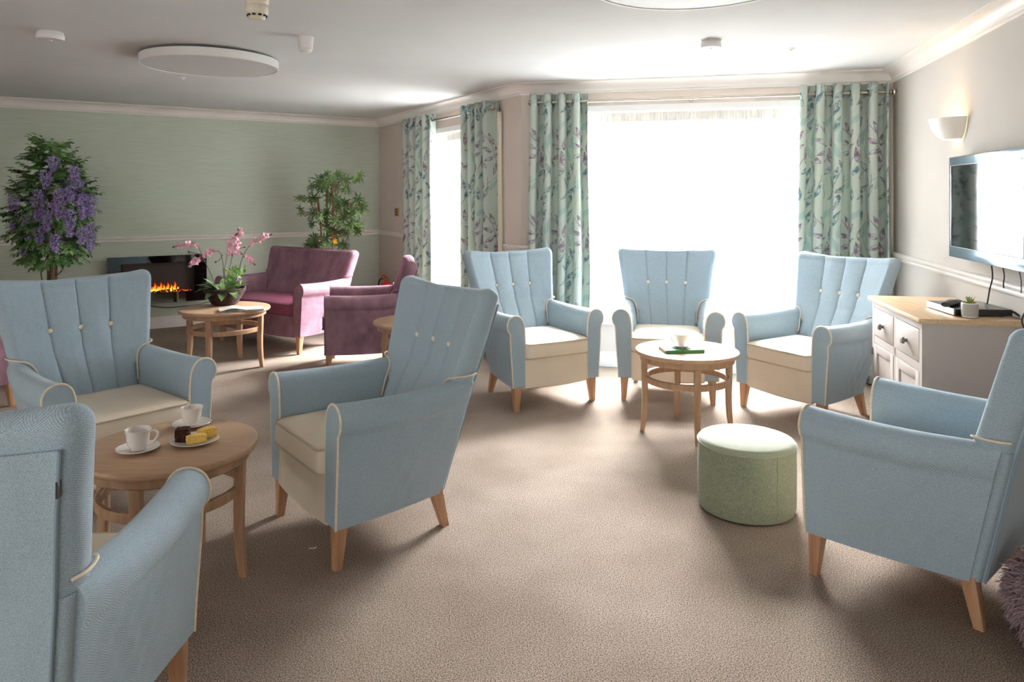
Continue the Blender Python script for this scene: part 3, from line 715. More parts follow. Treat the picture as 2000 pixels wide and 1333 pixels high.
for x, y, r, l in R_:
    c = dup(blue, (x, y, 0), r, LB+l)
    if r == 3.234:
        tg = MB(); tg.box(-.0015, .0015, -.002, .014, -.016, .016); t = tg.build('tag', M_black, c, smooth=False); t.location = (-(hwid(.9)-.030), yrear(.9)+.012, .885)
LP = 'mauve velvet '
mau = make_chair('armchair', LP+'armchair seen from its side behind the central blue armchair', 'armchair', 'mauve velvet seats', M_velvet, M_mauvepipe, M_plum, zt=.915, buttons=False, contrast=False, seams=(-1.2, -.4, .4, 1.2), backpipe=M_mauvepipe)
mau.location = (-1.27, 6.26, 0); mau.rotation_euler = (0, 0, math.radians(-80))
dup(mau, (-3.86, 4.95, 0), math.radians(150), LP+'armchair barely showing at the left picture edge behind a blue armchair')
st = make_chair('settee', LP+'two-seat settee with plum cushion in front of the leafy plant', 'settee', 'mauve velvet seats', M_velvet, M_mauvepipe, M_plum, zt=.915, dw=.275, buttons=False, contrast=False, seams=(-2.4, -1.2, 0, 1.2, 2.4), backpipe=M_mauvepipe)
st.location = (-2.27, 7.22, 0); st.rotation_euler = (0, 0, math.radians(-34))

# ------------------------------------------------------------------ round coffee tables
def make_table(label):
    root = thing('coffee_table', label, 'coffee table', (0, 0, 0), 0, 'round oak coffee tables')
    r = .314; mb = MB()
    mb.lathe([(.0001, .476), (r-.012, .476), (r-.004, .479), (r, .486), (r, .496), (r-.003, .502), (r-.008, .504), (.0001, .504)], 72); mb.build('table_top', M_ttop, root)
    mb = MB(); mb.lathe([(.262, .440), (.268, .438), (.280, .438), (.284, .442), (.284, .477), (.262, .477), (.262, .440)], 64); mb.build('apron', M_table, root)
    mb = MB(); mb.lathe([(.236, .312), (.240, .308), (.254, .308), (.258, .312), (.258, .342), (.254, .346), (.240, .346), (.236, .342), (.236, .312)], 64); mb.build('ring_stretcher', M_table, root)
    for k in range(4):
        a = k*PI/2; ca, sa = math.cos(a), math.sin(a); rings = []
        for z, rc, w in ((.477, .262, .019), (.40, .262, .019), (.33, .260, .019), (.25, .258, .0185), (.17, .259, .018), (.09, .264, .0165), (.03, .271, .015), (0, .276, .0145)):
            rings.append([((rc+x)*ca-y*sa, (rc+x)*sa+y*ca, z) for x, y in rrect(w*.9, w, .003, 2)])
        mb = MB(); mb.loft(rings[::-1]); mb.build('leg', M_table, root)
    return root
TL = 'round oak coffee table '
t1 = make_table(TL+'with cups and cakes at the near left'); t1.location = (-1.30, 2.784, 0)
dup(t1, (1.078, 4.50, 0), 0, TL+'with a book and one cup in front of the large window')
t2 = dup(t1, (-2.44, 6.20, 0), math.radians(-2), TL+'with the orchid bowl and newspaper', scale=(1.17, 1.17, 1))
dup(t1, (-.74, 5.56, 0), math.radians(40), TL+'mostly hidden behind the central blue armchair')
ZT = .504
# ------------------------------------------------------------------ crockery
def saucer(loc, label, r=.075, name='saucer', cat='saucer'):
    mb = MB(); k = r/.075
    mb.lathe([(.0001, .004), (.022*k, .0035), (.024*k, 0), (.030*k, 0), (.034*k, .003), (.060*k, .0095), (.073*k, .0145), (.075*k, .0165), (.074*k, .018), (.060*k, .0135), (.036*k, .007), (.0001, .006)], 40)
    return tag(mb.build(name, M_china, loc=loc), label, cat)
def cup(loc, rz, label, k=1.0):
    t = thing('teacup', label, 'cup', loc, rz)
    mb = MB(); P = [(.0001, .003), (.018, .002), (.022, 0), (.026, .001), (.026, .006), (.028, .010), (.034, .022), (.0375, .040), (.039, .058), (.0425, .068), (.0435, .072), (.042, .073), (.0405, .070), (.037, .058), (.035, .040), (.031, .022), (.022, .009), (.0001, .007)]
    mb.lathe([(r*k, z*k) for r, z in P], 40); mb.build('bowl', M_china, t)
    h = MB(); pts = crm([(.036*k, 0, .062*k), (.050*k, 0, .066*k), (.064*k, 0, .060*k), (.066*k, 0, .046*k), (.056*k, 0, .031*k), (.046*k, 0, .020*k), (.033*k, 0, .018*k)], 5)
    h.tube(pts, .0042*k, 8); h.build('handle', M_china, t); return t
saucer((-1.385, 2.70, ZT), 'white saucer nearest the camera on the cake table'); cup((-1.385, 2.70, ZT+.007), .15, 'white teacup with its handle right, nearest the camera on the cake table', 1.05)
saucer((-1.315, 2.995, ZT), 'white saucer behind the cake plate'); cup((-1.315, 2.995, ZT+.007), 2.2, 'white teacup behind the cakes, handle hidden', 1.0)
saucer((-1.215, 2.79, ZT), 'white side plate holding a brownie and yellow cakes', .088, 'plate', 'plate')
def cake(name, loc, rz, sz, m, label, rough=.003, dome=0):
    mb = MB(); bm = bmesh.new(); bmesh.ops.create_cube(bm, size=1); bmesh.ops.scale(bm, vec=sz, verts=bm.verts)
    bmesh.ops.bevel(bm, geom=bm.edges[:], offset=.005, segments=2, affect='EDGES', profile=.6); bmesh.ops.subdivide_edges(bm, edges=bm.edges[:], cuts=4, use_grid_fill=True)
    rnd = random.Random(name+str(loc)); 
    for v in bm.verts:
        n = v.co.normalized(); v.co += n*(rnd.random()-.5)*rough
        if dome and v.co.z > 0: v.co.z += dome*max(0, 1-(v.co.x/(sz[0]/2))**2)*max(0, 1-(v.co.y/(sz[1]/2))**2)
        v.co.z += sz[2]/2
    me = bpy.data.meshes.new(name); bm.to_mesh(me); bm.free(); me.materials.append(m)
    for p in me.polygons: p.use_smooth = True
    o = bpy.data.objects.new(name, me); COL.objects.link(o); o.location = loc; o.rotation_euler = (0, 0, rz); return tag(o, label, 'cake')
cake('brownie', (-1.262, 2.795, ZT+.011), .3, (.048, .05, .044), M_brownie, 'dark brown square brownie on the white plate', .006)
cake('sponge_cake', (-1.196, 2.765, ZT+.011), .55, (.070, .034, .028), M_sponge, 'yellow sponge cake slice at the front of the plate', .004, .006)
cake('sponge_cake', (-1.178, 2.818, ZT+.013), .75, (.066, .034, .034), M_sponge, 'taller yellow sponge cake slice at the back of the plate', .004, .008)
# book + cup on the window table
bk = thing('book', 'green and white paperback book under a teacup on the window table', 'book', (1.033, 4.46, ZT), .10)
mb = MB(); mb.box(-.118, .118, -.075, .075, .001, .0175, b=.001); 
M_page = speckle('page_edges', (214, 196, 170), (232, 220, 200), 90, .8, mp=(.2, .2, 12), bstr=0); mb.build('pages', M_page, bk)
def cover_mat():
    m = mat('green_photo_cover', (40, 120, 50), .3, .5, coat=.4); N = NT(m); b = bsdf(m)
    v = coords(N, 'Object', (9, 9, 9)); f = noise(N, v, 1.6, 3)
    sp = N.add('ShaderNodeSeparateXYZ'); N.link(coords(N, 'Object'), sp.inputs[0])
    c = ramp(N, f, [(.36, (44, 96, 62)), (.47, (96, 150, 90)), (.53, (226, 226, 216)), (.64, (150, 170, 160)), (.7, (232, 196, 60))])
    c = N.mix(N.math('LESS_THAN', sp.outputs[1], -.060), c, lin((44, 134, 44))); N.link(c, b.inputs['Base Color']); return m
mb = MB(); mb.box(-.121, .121, -.0775, .0775, .0175, .0195); mb.box(-.121, .121, -.0775, .0775, 0, .001); mb.box(-.121, .121, -.0785, -.0765, 0, .0195); mb.build('cover', cover_mat(), bk, smooth=False)
saucer((1.038, 4.468, ZT+.0195), 'white saucer on the green book', .064); cup((1.038, 4.468, ZT+.0285), PI+.15, 'white teacup on the green book', .98)

# ------------------------------------------------------------------ pouf and shaggy cushion
pf = thing('pouf', 'round sage green fabric pouf beside the book table', 'pouf', (1.092, 3.40, 0))
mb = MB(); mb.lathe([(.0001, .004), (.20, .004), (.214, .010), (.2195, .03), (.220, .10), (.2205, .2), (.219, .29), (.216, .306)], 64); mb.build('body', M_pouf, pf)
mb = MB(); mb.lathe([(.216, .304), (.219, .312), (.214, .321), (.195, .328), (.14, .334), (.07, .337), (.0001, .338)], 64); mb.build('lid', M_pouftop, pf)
mb = MB(); mb.tube([(.2195*math.cos(a), .2195*math.sin(a), .307) for a in [2*PI*i/64 for i in range(64)]], .0045, 6, closed=True); mb.build('piping', M_pouftop, pf)
mb = MB(); mb.tube([(.2203*math.cos(-1.25), .2203*math.sin(-1.25), z) for z in (.012, .1, .2, .303)], .0010, 5); mb.build('side_seam', M_pouf, pf)
def shag():
    t = thing('shaggy_floor_cushion', 'shaggy mauve floor cushion at the lower right corner behind a blue armchair', 'floor cushion', (1.86, 2.235, 0))
    rx, rz = .275, .165; mb = MB(); mb.ball((0, 0, rz+.006), 1, 24, sc=(rx, rx, rz)); core = mb.build('cushion', M_shag, t)
    rnd = random.Random(3); mb = MB()
    for i in range(5200):
        u = rnd.uniform(-.9, 1); a = rnd.uniform(0, 2*PI); q = math.sqrt(1-u*u); p = Vector((rx*q*math.cos(a), rx*q*math.sin(a), rz+.006+rz*u))
        n = Vector((q*math.cos(a)/rx, q*math.sin(a)/rx, u/rz)).normalized()
        side = Vector((rnd.gauss(0, 1), rnd.gauss(0, 1), rnd.gauss(0, 1))); d = (n+side*.42+Vector((0, 0, -.35))).normalized(); L = rnd.uniform(.025, .05)
        w = d.cross(n); w = w.normalized() if w.length > 1e-3 else Vector((1, 0, 0)); u2 = w.cross(d)
        p1 = p+d*L*.55; p2 = p+d*L+Vector((0, 0, -.012)); p1.z = max(p1.z, .006); p2.z = max(p2.z, .004); wd = .0022
        vs = []
        for c, k in ((p, .7), (p1, 1), (p2, .25)):
            for j in range(3): aa = 2*PI*j/3; vs.append(c+(w*math.cos(aa)+u2*math.sin(aa))*wd*k)
        mb.add(vs, [(0, 1, 4, 3), (1, 2, 5, 4), (2, 0, 3, 5), (3, 4, 7, 6), (4, 5, 8, 7), (5, 3, 6, 8), (6, 7, 8)])
    o = mb.build('shag_pile', M_shag, t); o['kind'] = 'stuff'
shag()

# ------------------------------------------------------------------ sideboard
SA = math.radians(79.2)
sb = thing('sideboard', 'pale mushroom painted sideboard with oak top against the right wall', 'sideboard', (1.988, 3.566, 0), SA)
LX, DY, ZS = .857, .475, .85
mb = MB(); mb.box(0, LX, -DY, 0, ZS-.026, ZS, b=.003); mb.build('worktop', M_oak, sb)
mb = MB(); x0, x1, y0, y1 = .022, LX-.022, -DY+.005, -.022
mb.box(x0, x1, y0, y1-.018, .05, ZS-.026)
for a, b in ((x0-.002, x0+.034), (x1-.034, x1+.002)): mb.box(a, b, y1-.034, y1, 0, ZS-.026); mb.box(a, b, y0, y0+.034, 0, ZS-.026)
mb.box(x0, x1, y1-.018, y1-.001, ZS-.060, ZS-.026); mb.box(x0, x1, y1-.018, y1-.001, .578, .622); mb.box(x0, x1, y1-.018, y1-.001, .04, .075); mb.box(LX/2-.018, LX/2+.018, y1-.018, y1-.001, .04, ZS-.03)
mb.build('body', M_side, sb, smooth=False)
for i, (a, b) in enumerate(((x0+.036, LX/2-.020), (LX/2+.020, x1-.036))):
    d = MB(); d.box(a+.002, b-.002, y1-.016, y1+.001, .625, .787, b=.002); dr = d.build('drawer', M_side, sb)
    k = MB(); xc = (a+b)/2; k.box(xc-.009, xc+.009, y1+.001, y1+.018, .692, .710, b=.002); k.box(xc-.017, xc+.017, y1+.016, y1+.030, .684, .718, b=.004); k.build('knob', M_pewter, dr)
    d = MB(); zz0, zz1 = .078, .575
    d.box(a+.002, b-.002, y1-.016, y1-.006, zz0+.01, zz1-.01)
    d.box(a+.002, a+.050, y1-.010, y1+.001, zz0, zz1, b=.0015); d.box(b-.050, b-.002, y1-.010, y1+.001, zz0, zz1, b=.0015); d.box(a+.05, b-.05, y1-.010, y1+.001, zz1-.05, zz1, b=.0015); d.box(a+.05, b-.05, y1-.010, y1+.001, zz0, zz0+.06, b=.0015)
    dd = d.build('door', M_side, sb)
    k = MB(); kx = b-.028 if i == 0 else a+.028; k.box(kx-.009, kx+.009, y1+.001, y1+.018, .40, .418, b=.002); k.box(kx-.016, kx+.016, y1+.016, y1+.029, .393, .425, b=.004); k.build('knob', M_pewter, dd)
h = MB(); h.box(x1-.010, x1+.004, y1-.002, y1+.006, .50, .545); h.build('hinge', M_pewter, sb, smooth=False)
def on_sb(lx, ly): 
    c, s = math.cos(SA), math.sin(SA); return (1.988+c*lx-s*ly, 3.566+s*lx+c*ly)
# set-top player
px, py = 2.36, 3.775
pl = thing('media_player', 'slim silver and black disc player lying on the sideboard', 'media player', (px, py, ZS), math.radians(84))
mb = MB(); mb.box(-.15, .15, -.135, .135, .006, .036, b=.002); mb.build('casing', mat('dark_casing', (52, 50, 52), .28), pl)
mb = MB(); mb.box(-.148, .148, .134, .139, .005, .036); mb.build('front_panel', mat('silver_panel', (200, 200, 200), .25, metal=.7), pl, smooth=False)
mb = MB(); mb.box(-.152, -.149, -.134, .130, .005, .035); mb.build('side_plate', M_black, pl, smooth=False)
for x in (-.12, .12):
    for y in (-.1, .1):
        mb = MB(); mb.lathe([(.0001, 0), (.012, 0), (.012, .007), (.0001, .007)], 12, (x, y, 0)); mb.build('foot', M_black, pl)
mb = MB(); rings = []
for t in range(9):
    u = t/8; wdt = .022+.006*math.sin(PI*u); z = .0+.004*math.sin(PI*u); L = -.085+.17*u
    rings.append([(L, wdt*math.cos(a), .0125+z+.0125*math.sin(a)) for a in [2*PI*k/12 for k in range(12)]])
mb.loft(rings); rc = mb.build('remote_control', M_black, loc=(2.265, 3.755, ZS+.036), rot=math.radians(40)); tag(rc, 'black remote control on top of the disc player', 'remote control')
bt = MB()
for i in range(4):
    for j in range(3): bt.lathe([(.0001, .0005), (.003, 0), (.003, -.002)], 8, (-.05+.02*i, -.010+.010*j, .0305))
bt.build('button', mat('grey_button', (150, 140, 140), .5), rc)['kind'] = 'stuff'
# patterned succulent pot
def pot_mat():
    m = mat('geometric_pot_glaze', (236, 230, 222), .4); N = NT(m); b = bsdf(m)
    tc = N.add('ShaderNodeTexCoord'); sp = N.add('ShaderNodeSeparateXYZ'); N.link(tc.outputs['Object'], sp.inputs[0])
    ang = N.math('MULTIPLY', N.math('ARCTAN2', sp.outputs[1], sp.outputs[0]), .037)
    h = sp.outputs[2]; P = .0125
    a = N.math('PINGPONG', N.math('ADD', ang, .5), P); c = N.math('PINGPONG', N.math('ADD', h, .005), P)
    d = N.math('ABSOLUTE', N.math('SUBTRACT', N.math('ADD', a, c), P))        # 0 on the lattice
    d = N.math('DIVIDE', d, P)
    s1 = N.math('MULTIPLY', N.math('GREATER_THAN', d, .16), N.math('LESS_THAN', d, .46)); s2 = N.math('MULTIPLY', N.math('GREATER_THAN', d, .70), N.math('LESS_THAN', d, .86))
    k = N.math('MULTIPLY', N.math('MAXIMUM', s1, s2), N.math('MULTIPLY', N.math('GREATER_THAN', h, .010), N.math('LESS_THAN', h, .070)))
    N.link(N.mix(k, lin((238, 232, 222)), lin((36, 32, 32))), b.inputs['Base Color']); return m
pt = thing('potted_succulent', 'small succulent in a black and white diamond patterned pot', 'plant', (2.255, 3.592, ZS))
mb = MB(); mb.lathe([(.0001, 0), (.028, 0), (.034, .004), (.0365, .014), (.0375, .04), (.0375, .073), (.036, .075), (.034, .073), (.034, .064), (.0001, .064)], 40); mb.build('pot', pot_mat(), pt)
mb = MB(); mb.ball((0, 0, .062), 1, 12, sc=(.032, .032, .010)); mb.build('soil', M_soil, pt)
mb = MB(); rnd = random.Random(5)
for i in range(46):
    a = rnd.uniform(0, 2*PI); e = rnd.uniform(.15, 1.45); L = rnd.uniform(.022, .045); d = Vector((math.cos(a)*math.cos(e), math.sin(a)*math.cos(e), math.sin(e)))
    p = Vector((0, 0, .068)); mb.tube([p, p+d*L*.5, p+d*L], [.0026, .0024, .0004], 5, mi=0 if rnd.random() > .3 else 1)
mb.build('leaves', [M_leafL, mat('orange_leaf', (206, 98, 50), .5)], pt)
# cables
def cable(pts, r, m, label, name='cable'):
    mb = MB(); mb.tube(crm(pts, 6), r, 6); return tag(mb.build(name, m), label, 'cable')
# ------------------------------------------------------------------ television
def at_wall(s, n, z): return wp(FR, s, n, z)
tvs0, tvs1, tz0, tz1 = 1.475, 2.440, 1.098, 1.675
tv = thing('television', 'flat television with blue-grey frame on the right wall, reflecting the window', 'television', wp(FR, (tvs0+tvs1)/2, 0, tz0), wang(FR))
hw = (tvs1-tvs0)/2; hh = tz1-tz0
NS = 1 if abs(wang(FR)-math.atan2(FR[2].y, FR[2].x)+PI/2) < .1 or True else -1
# local: x along wall (towards camera), y = +/- into the room
yy = Vector((-FR[1].y, FR[1].x)).dot(FR[2]); yy = 1 if yy > 0 else -1
def tbox(mb, x0, x1, n0, n1, z0, z1, b=0): 
    a, c = sorted((n0*yy, n1*yy)); mb.box(x0, x1, a, c, z0, z1, b=b)
M_bezel = mat('blue_grey_gloss_frame', (112, 134, 148), .16, .6, metal=.6)
mb = MB(); tbox(mb, -hw, hw, .052, .090, 0, .062, .003); tbox(mb, -hw, hw, .052, .090, hh-.050, hh, .003); tbox(mb, -hw, -hw+.030, .052, .090, .05, hh-.04, .003); tbox(mb, hw-.030, hw, .052, .090, .05, hh-.04, .003); mb.build('frame', M_bezel, tv)
M_screen = mat('glossy_screen', (14, 16, 18), .05, .5); bsdf(M_screen).inputs['IOR'].default_value = 1.5
mb = MB(); tbox(mb, -hw+.029, hw-.029, .060, .086, .060, hh-.048); mb.build('screen', M_screen, tv, smooth=False)
mb = MB(); tbox(mb, -hw+.04, hw-.04, .030, .058, .03, hh-.03); mb.build('rear_housing', M_black, tv, smooth=False)
mb = MB(); tbox(mb, -.12, .12, 0.001, .032, .15, hh-.15); mb.build('wall_bracket', M_black, tv, smooth=False)
mb = MB()
for z0, z1 in ((.0605, .063), (hh-.051, hh-.0485)): tbox(mb, -hw+.03, hw-.05, .0895, .0912, z0, z1)
mb.build('trim_line', M_black, tv, smooth=False)
cable([at_wall(1.955, .05, 1.10), at_wall(1.958, .045, 1.03), at_wall(1.935, .05, .96), at_wall(1.925, .055, .90), at_wall(1.93, .06, .886)], .004, M_cable, 'black cable running from the television down behind the disc player')
cable([at_wall(2.09, .05, 1.10), at_wall(2.09, .042, 1.05), at_wall(2.075, .040, 1.01), at_wall(2.078, .040, .985)], .0035, M_cable, 'short loose black cable under the middle of the television')
cable([at_wall(2.27, .05, 1.10), at_wall(2.272, .042, 1.05), at_wall(2.275, .042, 1.02), at_wall(2.274, .042, .985)], .0025, M_cable, 'thin straight cable under the right half of the television')
cable([at_wall(2.45, .06, 1.06), at_wall(2.44, .05, 1.00), at_wall(2.36, .05, .93), at_wall(2.30, .05, .86), at_wall(2.30, .03, .80)], .004, M_cable, 'black cable slanting down at the right picture edge')
cable([(2.47, 3.66, ZS+.018), (2.49, 3.63, ZS+.024), (2.50, 3.60, ZS+.012), (2.505, 3.56, ZS+.006)], .006, M_cable, 'black plug lead leaving the back of the disc player')

# ------------------------------------------------------------------ wall lamp
wl = thing('wall_lamp', 'white half-bowl wall lamp glowing on the right wall above the television', 'wall lamp', wp(FR, 1.34, 0, 1.79), wang(FR))
M_ceramic = mat('white_ceramic', (236, 230, 222), .45)
R = []; 
prof = [(.50, 0), (.72, .025), (.88, .065), (1.0, .125)]
mb = MB(); n = 24
outer = [[(.165*k*math.cos(PI*j/n), yy*(.004+.150*k*math.sin(PI*j/n)), z) for j in range(n+1)] for k, z in prof]
inner = [[(.157*k*math.cos(PI*j/n), yy*(.004+.142*k*math.sin(PI*j/n)), z) for j in range(n+1)] for k, z in prof[::-1]]
mb.loft(outer+inner+[outer[0]], closed=False, caps=(False, False)); mb.build('shade', M_ceramic, wl)
mb = MB(); mb.box(-.06, .06, min(0.001*yy, .012*yy), max(.001*yy, .012*yy), .03, .10); mb.build('back_plate', M_ceramic, wl, smooth=False)
mb = MB(); mb.ball((0, .062*yy, .072), .022, 14); mb.build('bulb', emis('warm_bulb', (255, 214, 160), 90), wl)
mb = MB(); mb.loft([[(.078*math.cos(PI*j/n), yy*(.006+.070*math.sin(PI*j/n)), .003) for j in range(n+1)], [(.078*math.cos(PI*j/n), yy*(.006+.070*math.sin(PI*j/n)), .007) for j in range(n+1)]]); mb.build('lower_diffuser', emis('warm_diffuser', (255, 226, 184), 3), wl)

# ------------------------------------------------------------------ ceiling fittings
def disc(x, y, r, label):
    t = thing('ceiling_light', label, 'ceiling light', (x, y, ZC), 0, 'round flat ceiling lights')
    mb = MB(); mb.lathe([(.0001, 0), (.16, 0), (.16, -.022), (.0001, -.022)], 32); mb.build('mount', M_plastic, t)
    mb = MB(); mb.lathe([(r-.02, -.018), (r-.003, -.018), (r, -.021), (r, -.072), (r-.003, -.075), (r-.009, -.075), (r-.009, -.070), (r-.02, -.030)], 96); mb.lathe([(.0001, -.020), (r-.02, -.020), (r-.02, -.026), (.0001, -.026)], 64); mb.build('rim', M_plastic, t)
    mb = MB(); mb.lathe([(.0001, -.071), (r-.010, -.071), (r-.010, -.062), (.0001, -.062)], 96); mb.build('diffuser', M_diff, t)
disc(-2.115, 5.12, .455, 'large round white ceiling light over the orchid table')
disc(.78, 3.10, .455, 'round white ceiling light cut off by the top of the picture')
def lathe_thing(name, label, cat, x, y, prof, m, parts=()):
    t = thing(name, label, cat, (x, y, ZC)); mb = MB(); mb.lathe(prof, 32); mb.build('body', m, t)
    for nm, pr, mm in parts: q = MB(); q.lathe(pr, 24); q.build(nm, mm, t)
    return t
for x, y, r, l in ((-2.76, 4.36, .074, 'round white emergency light at the left of the ceiling'), (1.255, 4.60, .063, 'round white emergency light above the large window side')):
    lathe_thing('emergency_light', l, 'emergency light', x, y, [(.0001, 0), (r*.92, 0), (r*.95, -.014), (r, -.018), (r, -.042), (r-.004, -.046), (.0001, -.046)], M_plastic, [('lens', [(.0001, -.046), (.014, -.047), (.010, -.052), (.0001, -.054)], M_china)])
sm = lathe_thing('smoke_detector', 'cream smoke detector at the top of the picture', 'smoke detector', -1.262, 3.61, [(.0001, 0), (.058, 0), (.058, -.026), (.054, -.032), (.053, -.036), (.056, -.040), (.055, -.072), (.050, -.080), (.043, -.088), (.038, -.104), (.034, -.108), (.0001, -.109)], M_creamplastic)
for k in range(10):
    a = 2*PI*k/10; mb = MB(); mb.box(-.008, .008, -.0485, -.0385, -.093, -.084); mb.xf(Matrix.Rotation(a, 4, 'Z')); mb.build('vent_slot', M_black, sm, smooth=False)
sn = lathe_thing('motion_sensor', 'white thimble-shaped sensor on the ceiling right of the large light', 'sensor', -1.27, 4.49, [(.0001, 0), (.047, 0), (.047, -.006), (.045, -.03), (.042, -.074), (.039, -.076), (.039, -.079), (.037, -.088), (.028, -.095), (.0001, -.098)], M_plastic)
for x, y, l in ((-2.72, 6.02, 'tiny white sprinkler head beside the large ceiling light'), (1.85, 4.84, 'tiny white sprinkler head near the large window')):
    lathe_thing('sprinkler_head', l, 'sprinkler', x, y, [(.0001, 0), (.028, 0), (.026, -.005), (.014, -.008), (.010, -.018), (.0001, -.020)], M_plastic)

# ------------------------------------------------------------------ electric fire on the green wall
fs0, fs1, fz0, fz1 = 2.09, 3.07, .285, .800
fp = thing('electric_fireplace', 'black glass electric fire with orange flames on the green wall', 'fireplace', wp(FG, (fs0+fs1)/2, 0, fz0), wang(FG))
yg = 1 if Vector((-FG[1].y, FG[1].x)).dot(FG[2]) > 0 else -1
hw = (fs1-fs0)/2; hh = fz1-fz0
def gbox(mb, x0, x1, n0, n1, z0, z1, mi=0): a, c = sorted((n0*yg, n1*yg)); mb.box(x0, x1, a, c, z0, z1, mi=mi)
# x local runs away from the corner (picture left)
ox0, ox1, oz0, oz1 = -hw+.13, hw-.13, .115, hh-.075
mb = MB(); gbox(mb, -hw, hw, .082, .092, 0, oz0); gbox(mb, -hw, hw, .082, .092, oz1, hh); gbox(mb, -hw, ox0, .082, .092, oz0, oz1); gbox(mb, ox1, hw, .082, .092, oz0, oz1); mb.build('glass_front', M_blackglass, fp, smooth=False)
mb = MB(); gbox(mb, -hw+.03, hw-.03, .001, .008, .03, hh-.03); gbox(mb, -hw+.03, hw-.03, .001, .082, 0.03, oz0); gbox(mb, -hw+.03, hw-.03, .001, .082, oz1, hh-.03); gbox(mb, -hw+.03, ox0, .001, .082, oz0, oz1); gbox(mb, ox1, hw-.03, .001, .082, oz0, oz1); mb.build('housing', mat('dark_brown_housing', (44, 34, 30), .5), fp, smooth=False)
mb = MB(); rnd = random.Random(11)
for i in range(46):
    x = ox0+.02+(ox1-ox0-.04)*rnd.random(); mb.ball((x, yg*rnd.uniform(.03, .07), oz0+rnd.uniform(0, .02)), rnd.uniform(.010, .020), 7, sc=(1.4, 1, .7))
M_ember = mat('ember_log', (60, 34, 26), .9); Ne = NT(M_ember); be = bsdf(M_ember); fe = noise(Ne, coords(Ne), 55, 2)
be.inputs['Emission Color'].default_value = (1, .12, .02, 1); Ne.link(Ne.math('MULTIPLY', Ne.math('SUBTRACT', fe, .55, clamp=True), 9), be.inputs['Emission Strength'])
mb.build('embers', M_ember, fp)['kind'] = 'stuff'
def flame_mat():
    m = bpy.data.materials.new('flame'); m.use_nodes = True; N = NT(m); N.n.clear()
    v = coords(N, 'Object'); sp = N.add('ShaderNodeSeparateXYZ'); N.link(v, sp.inputs[0])
    h = N.math('DIVIDE', N.math('SUBTRACT', sp.outputs[2], oz0), .12, clamp=True)
    c = ramp(N, h, [(.0, (255, 190, 80)), (.35, (255, 128, 30)), (.75, (232, 60, 12)), (1, (120, 20, 6))])
    e = N.add('ShaderNodeEmission'); N.link(c, e.inputs[0]); N.link(N.math('SUBTRACT', 2.0, N.math('MULTIPLY', h, 1.6)), e.inputs[1])
    t = N.add('ShaderNodeBsdfTransparent'); mx = N.add('ShaderNodeMixShader'); N.link(N.math('SUBTRACT', .95, N.math('MULTIPLY', h, .6)), mx.inputs[0]); N.link(t.outputs[0], mx.inputs[1]); N.link(e.outputs[0], mx.inputs[2])
    o = N.add('ShaderNodeOutputMaterial'); N.link(mx.outputs[0], o.inputs[0]); return m
M_flame = flame_mat()
for (x, h, w) in ((-.17, .115, .013), (-.135, .075, .012), (-.10, .105, .015), (-.06, .08, .014), (-.03, .12, .014), (.0, .07, .014), (.03, .11, .015), (.075, .08, .013), (.11, .12, .014), (.16, .07, .014), (-.20, .05, .012), (.2, .06, .012), (.05, .06, .012)):
    mb = MB(); pts = crm([(x, yg*.045, oz0+.005), (x+.006, yg*.045, oz0+.3*h), (x-.004, yg*.045, oz0+.65*h), (x+.005, yg*.045, oz0+h)], 4); k = len(pts)
    mb.tube(pts, [w*max(.04, math.sin(PI*(.25+.75*i/(k-1)))) for i in range(k)], 8); mb.build('flame', M_flame, fp)
cable([wp(FG, 2.72, .05, .285), wp(FG, 2.60, .06, .245), wp(FG, 2.45, .06, .225), wp(FG, 2.2, .05, .235), wp(FG, 2.0, .02, .26)], .0045, M_cable, 'black cable hanging under the electric fire')
# small fittings on the bay wall
sw = thing('switch_plate', 'small brass switch plate on the wall left of the narrow window', 'switch', wp(FL, .62, 0, 1.255), wang(FL))
yl = 1 if Vector((-FL[1].y, FL[1].x)).dot(FL[2]) > 0 else -1
mb = MB(); mb.box(-.062, .062, min(.001*yl, .010*yl), max(.001*yl, .010*yl), -.05, .05, b=.002); mb.build('plate', M_brass, sw)
for i in (-1, 0, 1):
    mb = MB(); mb.box(-.035, .028, min(.010*yl, .014*yl), max(.010*yl, .014*yl), i*.03-.010, i*.03+.010); mb.build('switch', M_brown, sw, smooth=False)
ex = thing('fire_extinguisher', 'red fire extinguisher against the wall behind the mauve armchair', 'fire extinguisher', wp(FL, .58, .12, 0))
mb = MB(); mb.lathe([(.0001, 0), (.07, 0), (.075, .01), (.075, .33), (.068, .375), (.045, .405), (.022, .415), (.022, .43), (.0001, .43)], 28); mb.build('cylinder', M_red, ex)
mb = MB(); mb.box(-.018, .018, -.018, .018, .43, .46); mb.tube([(0, 0, .452), (-.055, -.02, .478)], .008, 6); mb.tube([(0, 0, .462), (-.035, -.01, .495), (-.07, -.02, .512)], .007, 6); mb.build('lever', mat('red_lever', (170, 50, 26), .4), ex)
mb = MB(); mb.tube(crm([(.0, 0, .445), (-.045, -.02, .455), (-.085, -.03, .42), (-.09, -.03, .30), (-.082, -.02, .14)], 6), .010, 8); mb.build('hose', M_black, ex)
cable([(-1.50, 7.0, .02), (-1.43, 7.1, .015), (-1.35, 7.0, .03), (-1.28, 7.06, .012), (-1.2, 7.15, .01), (-1.1, 7.5, .008)], .006, M_wcable, 'white cable curled on the carpet between settee and mauve armchair')
tag(MB().add([(0, 0, .003), (.03, .004, .003), (.034, .016, .006), (.018, .010, .004), (.003, .012, .003)], [(0, 1, 2, 3, 4)]).build('paper_scrap', M_plastic, loc=(-.835, 2.985, .001)), 'tiny white paper scrap on the carpet by the central armchair', 'paper')

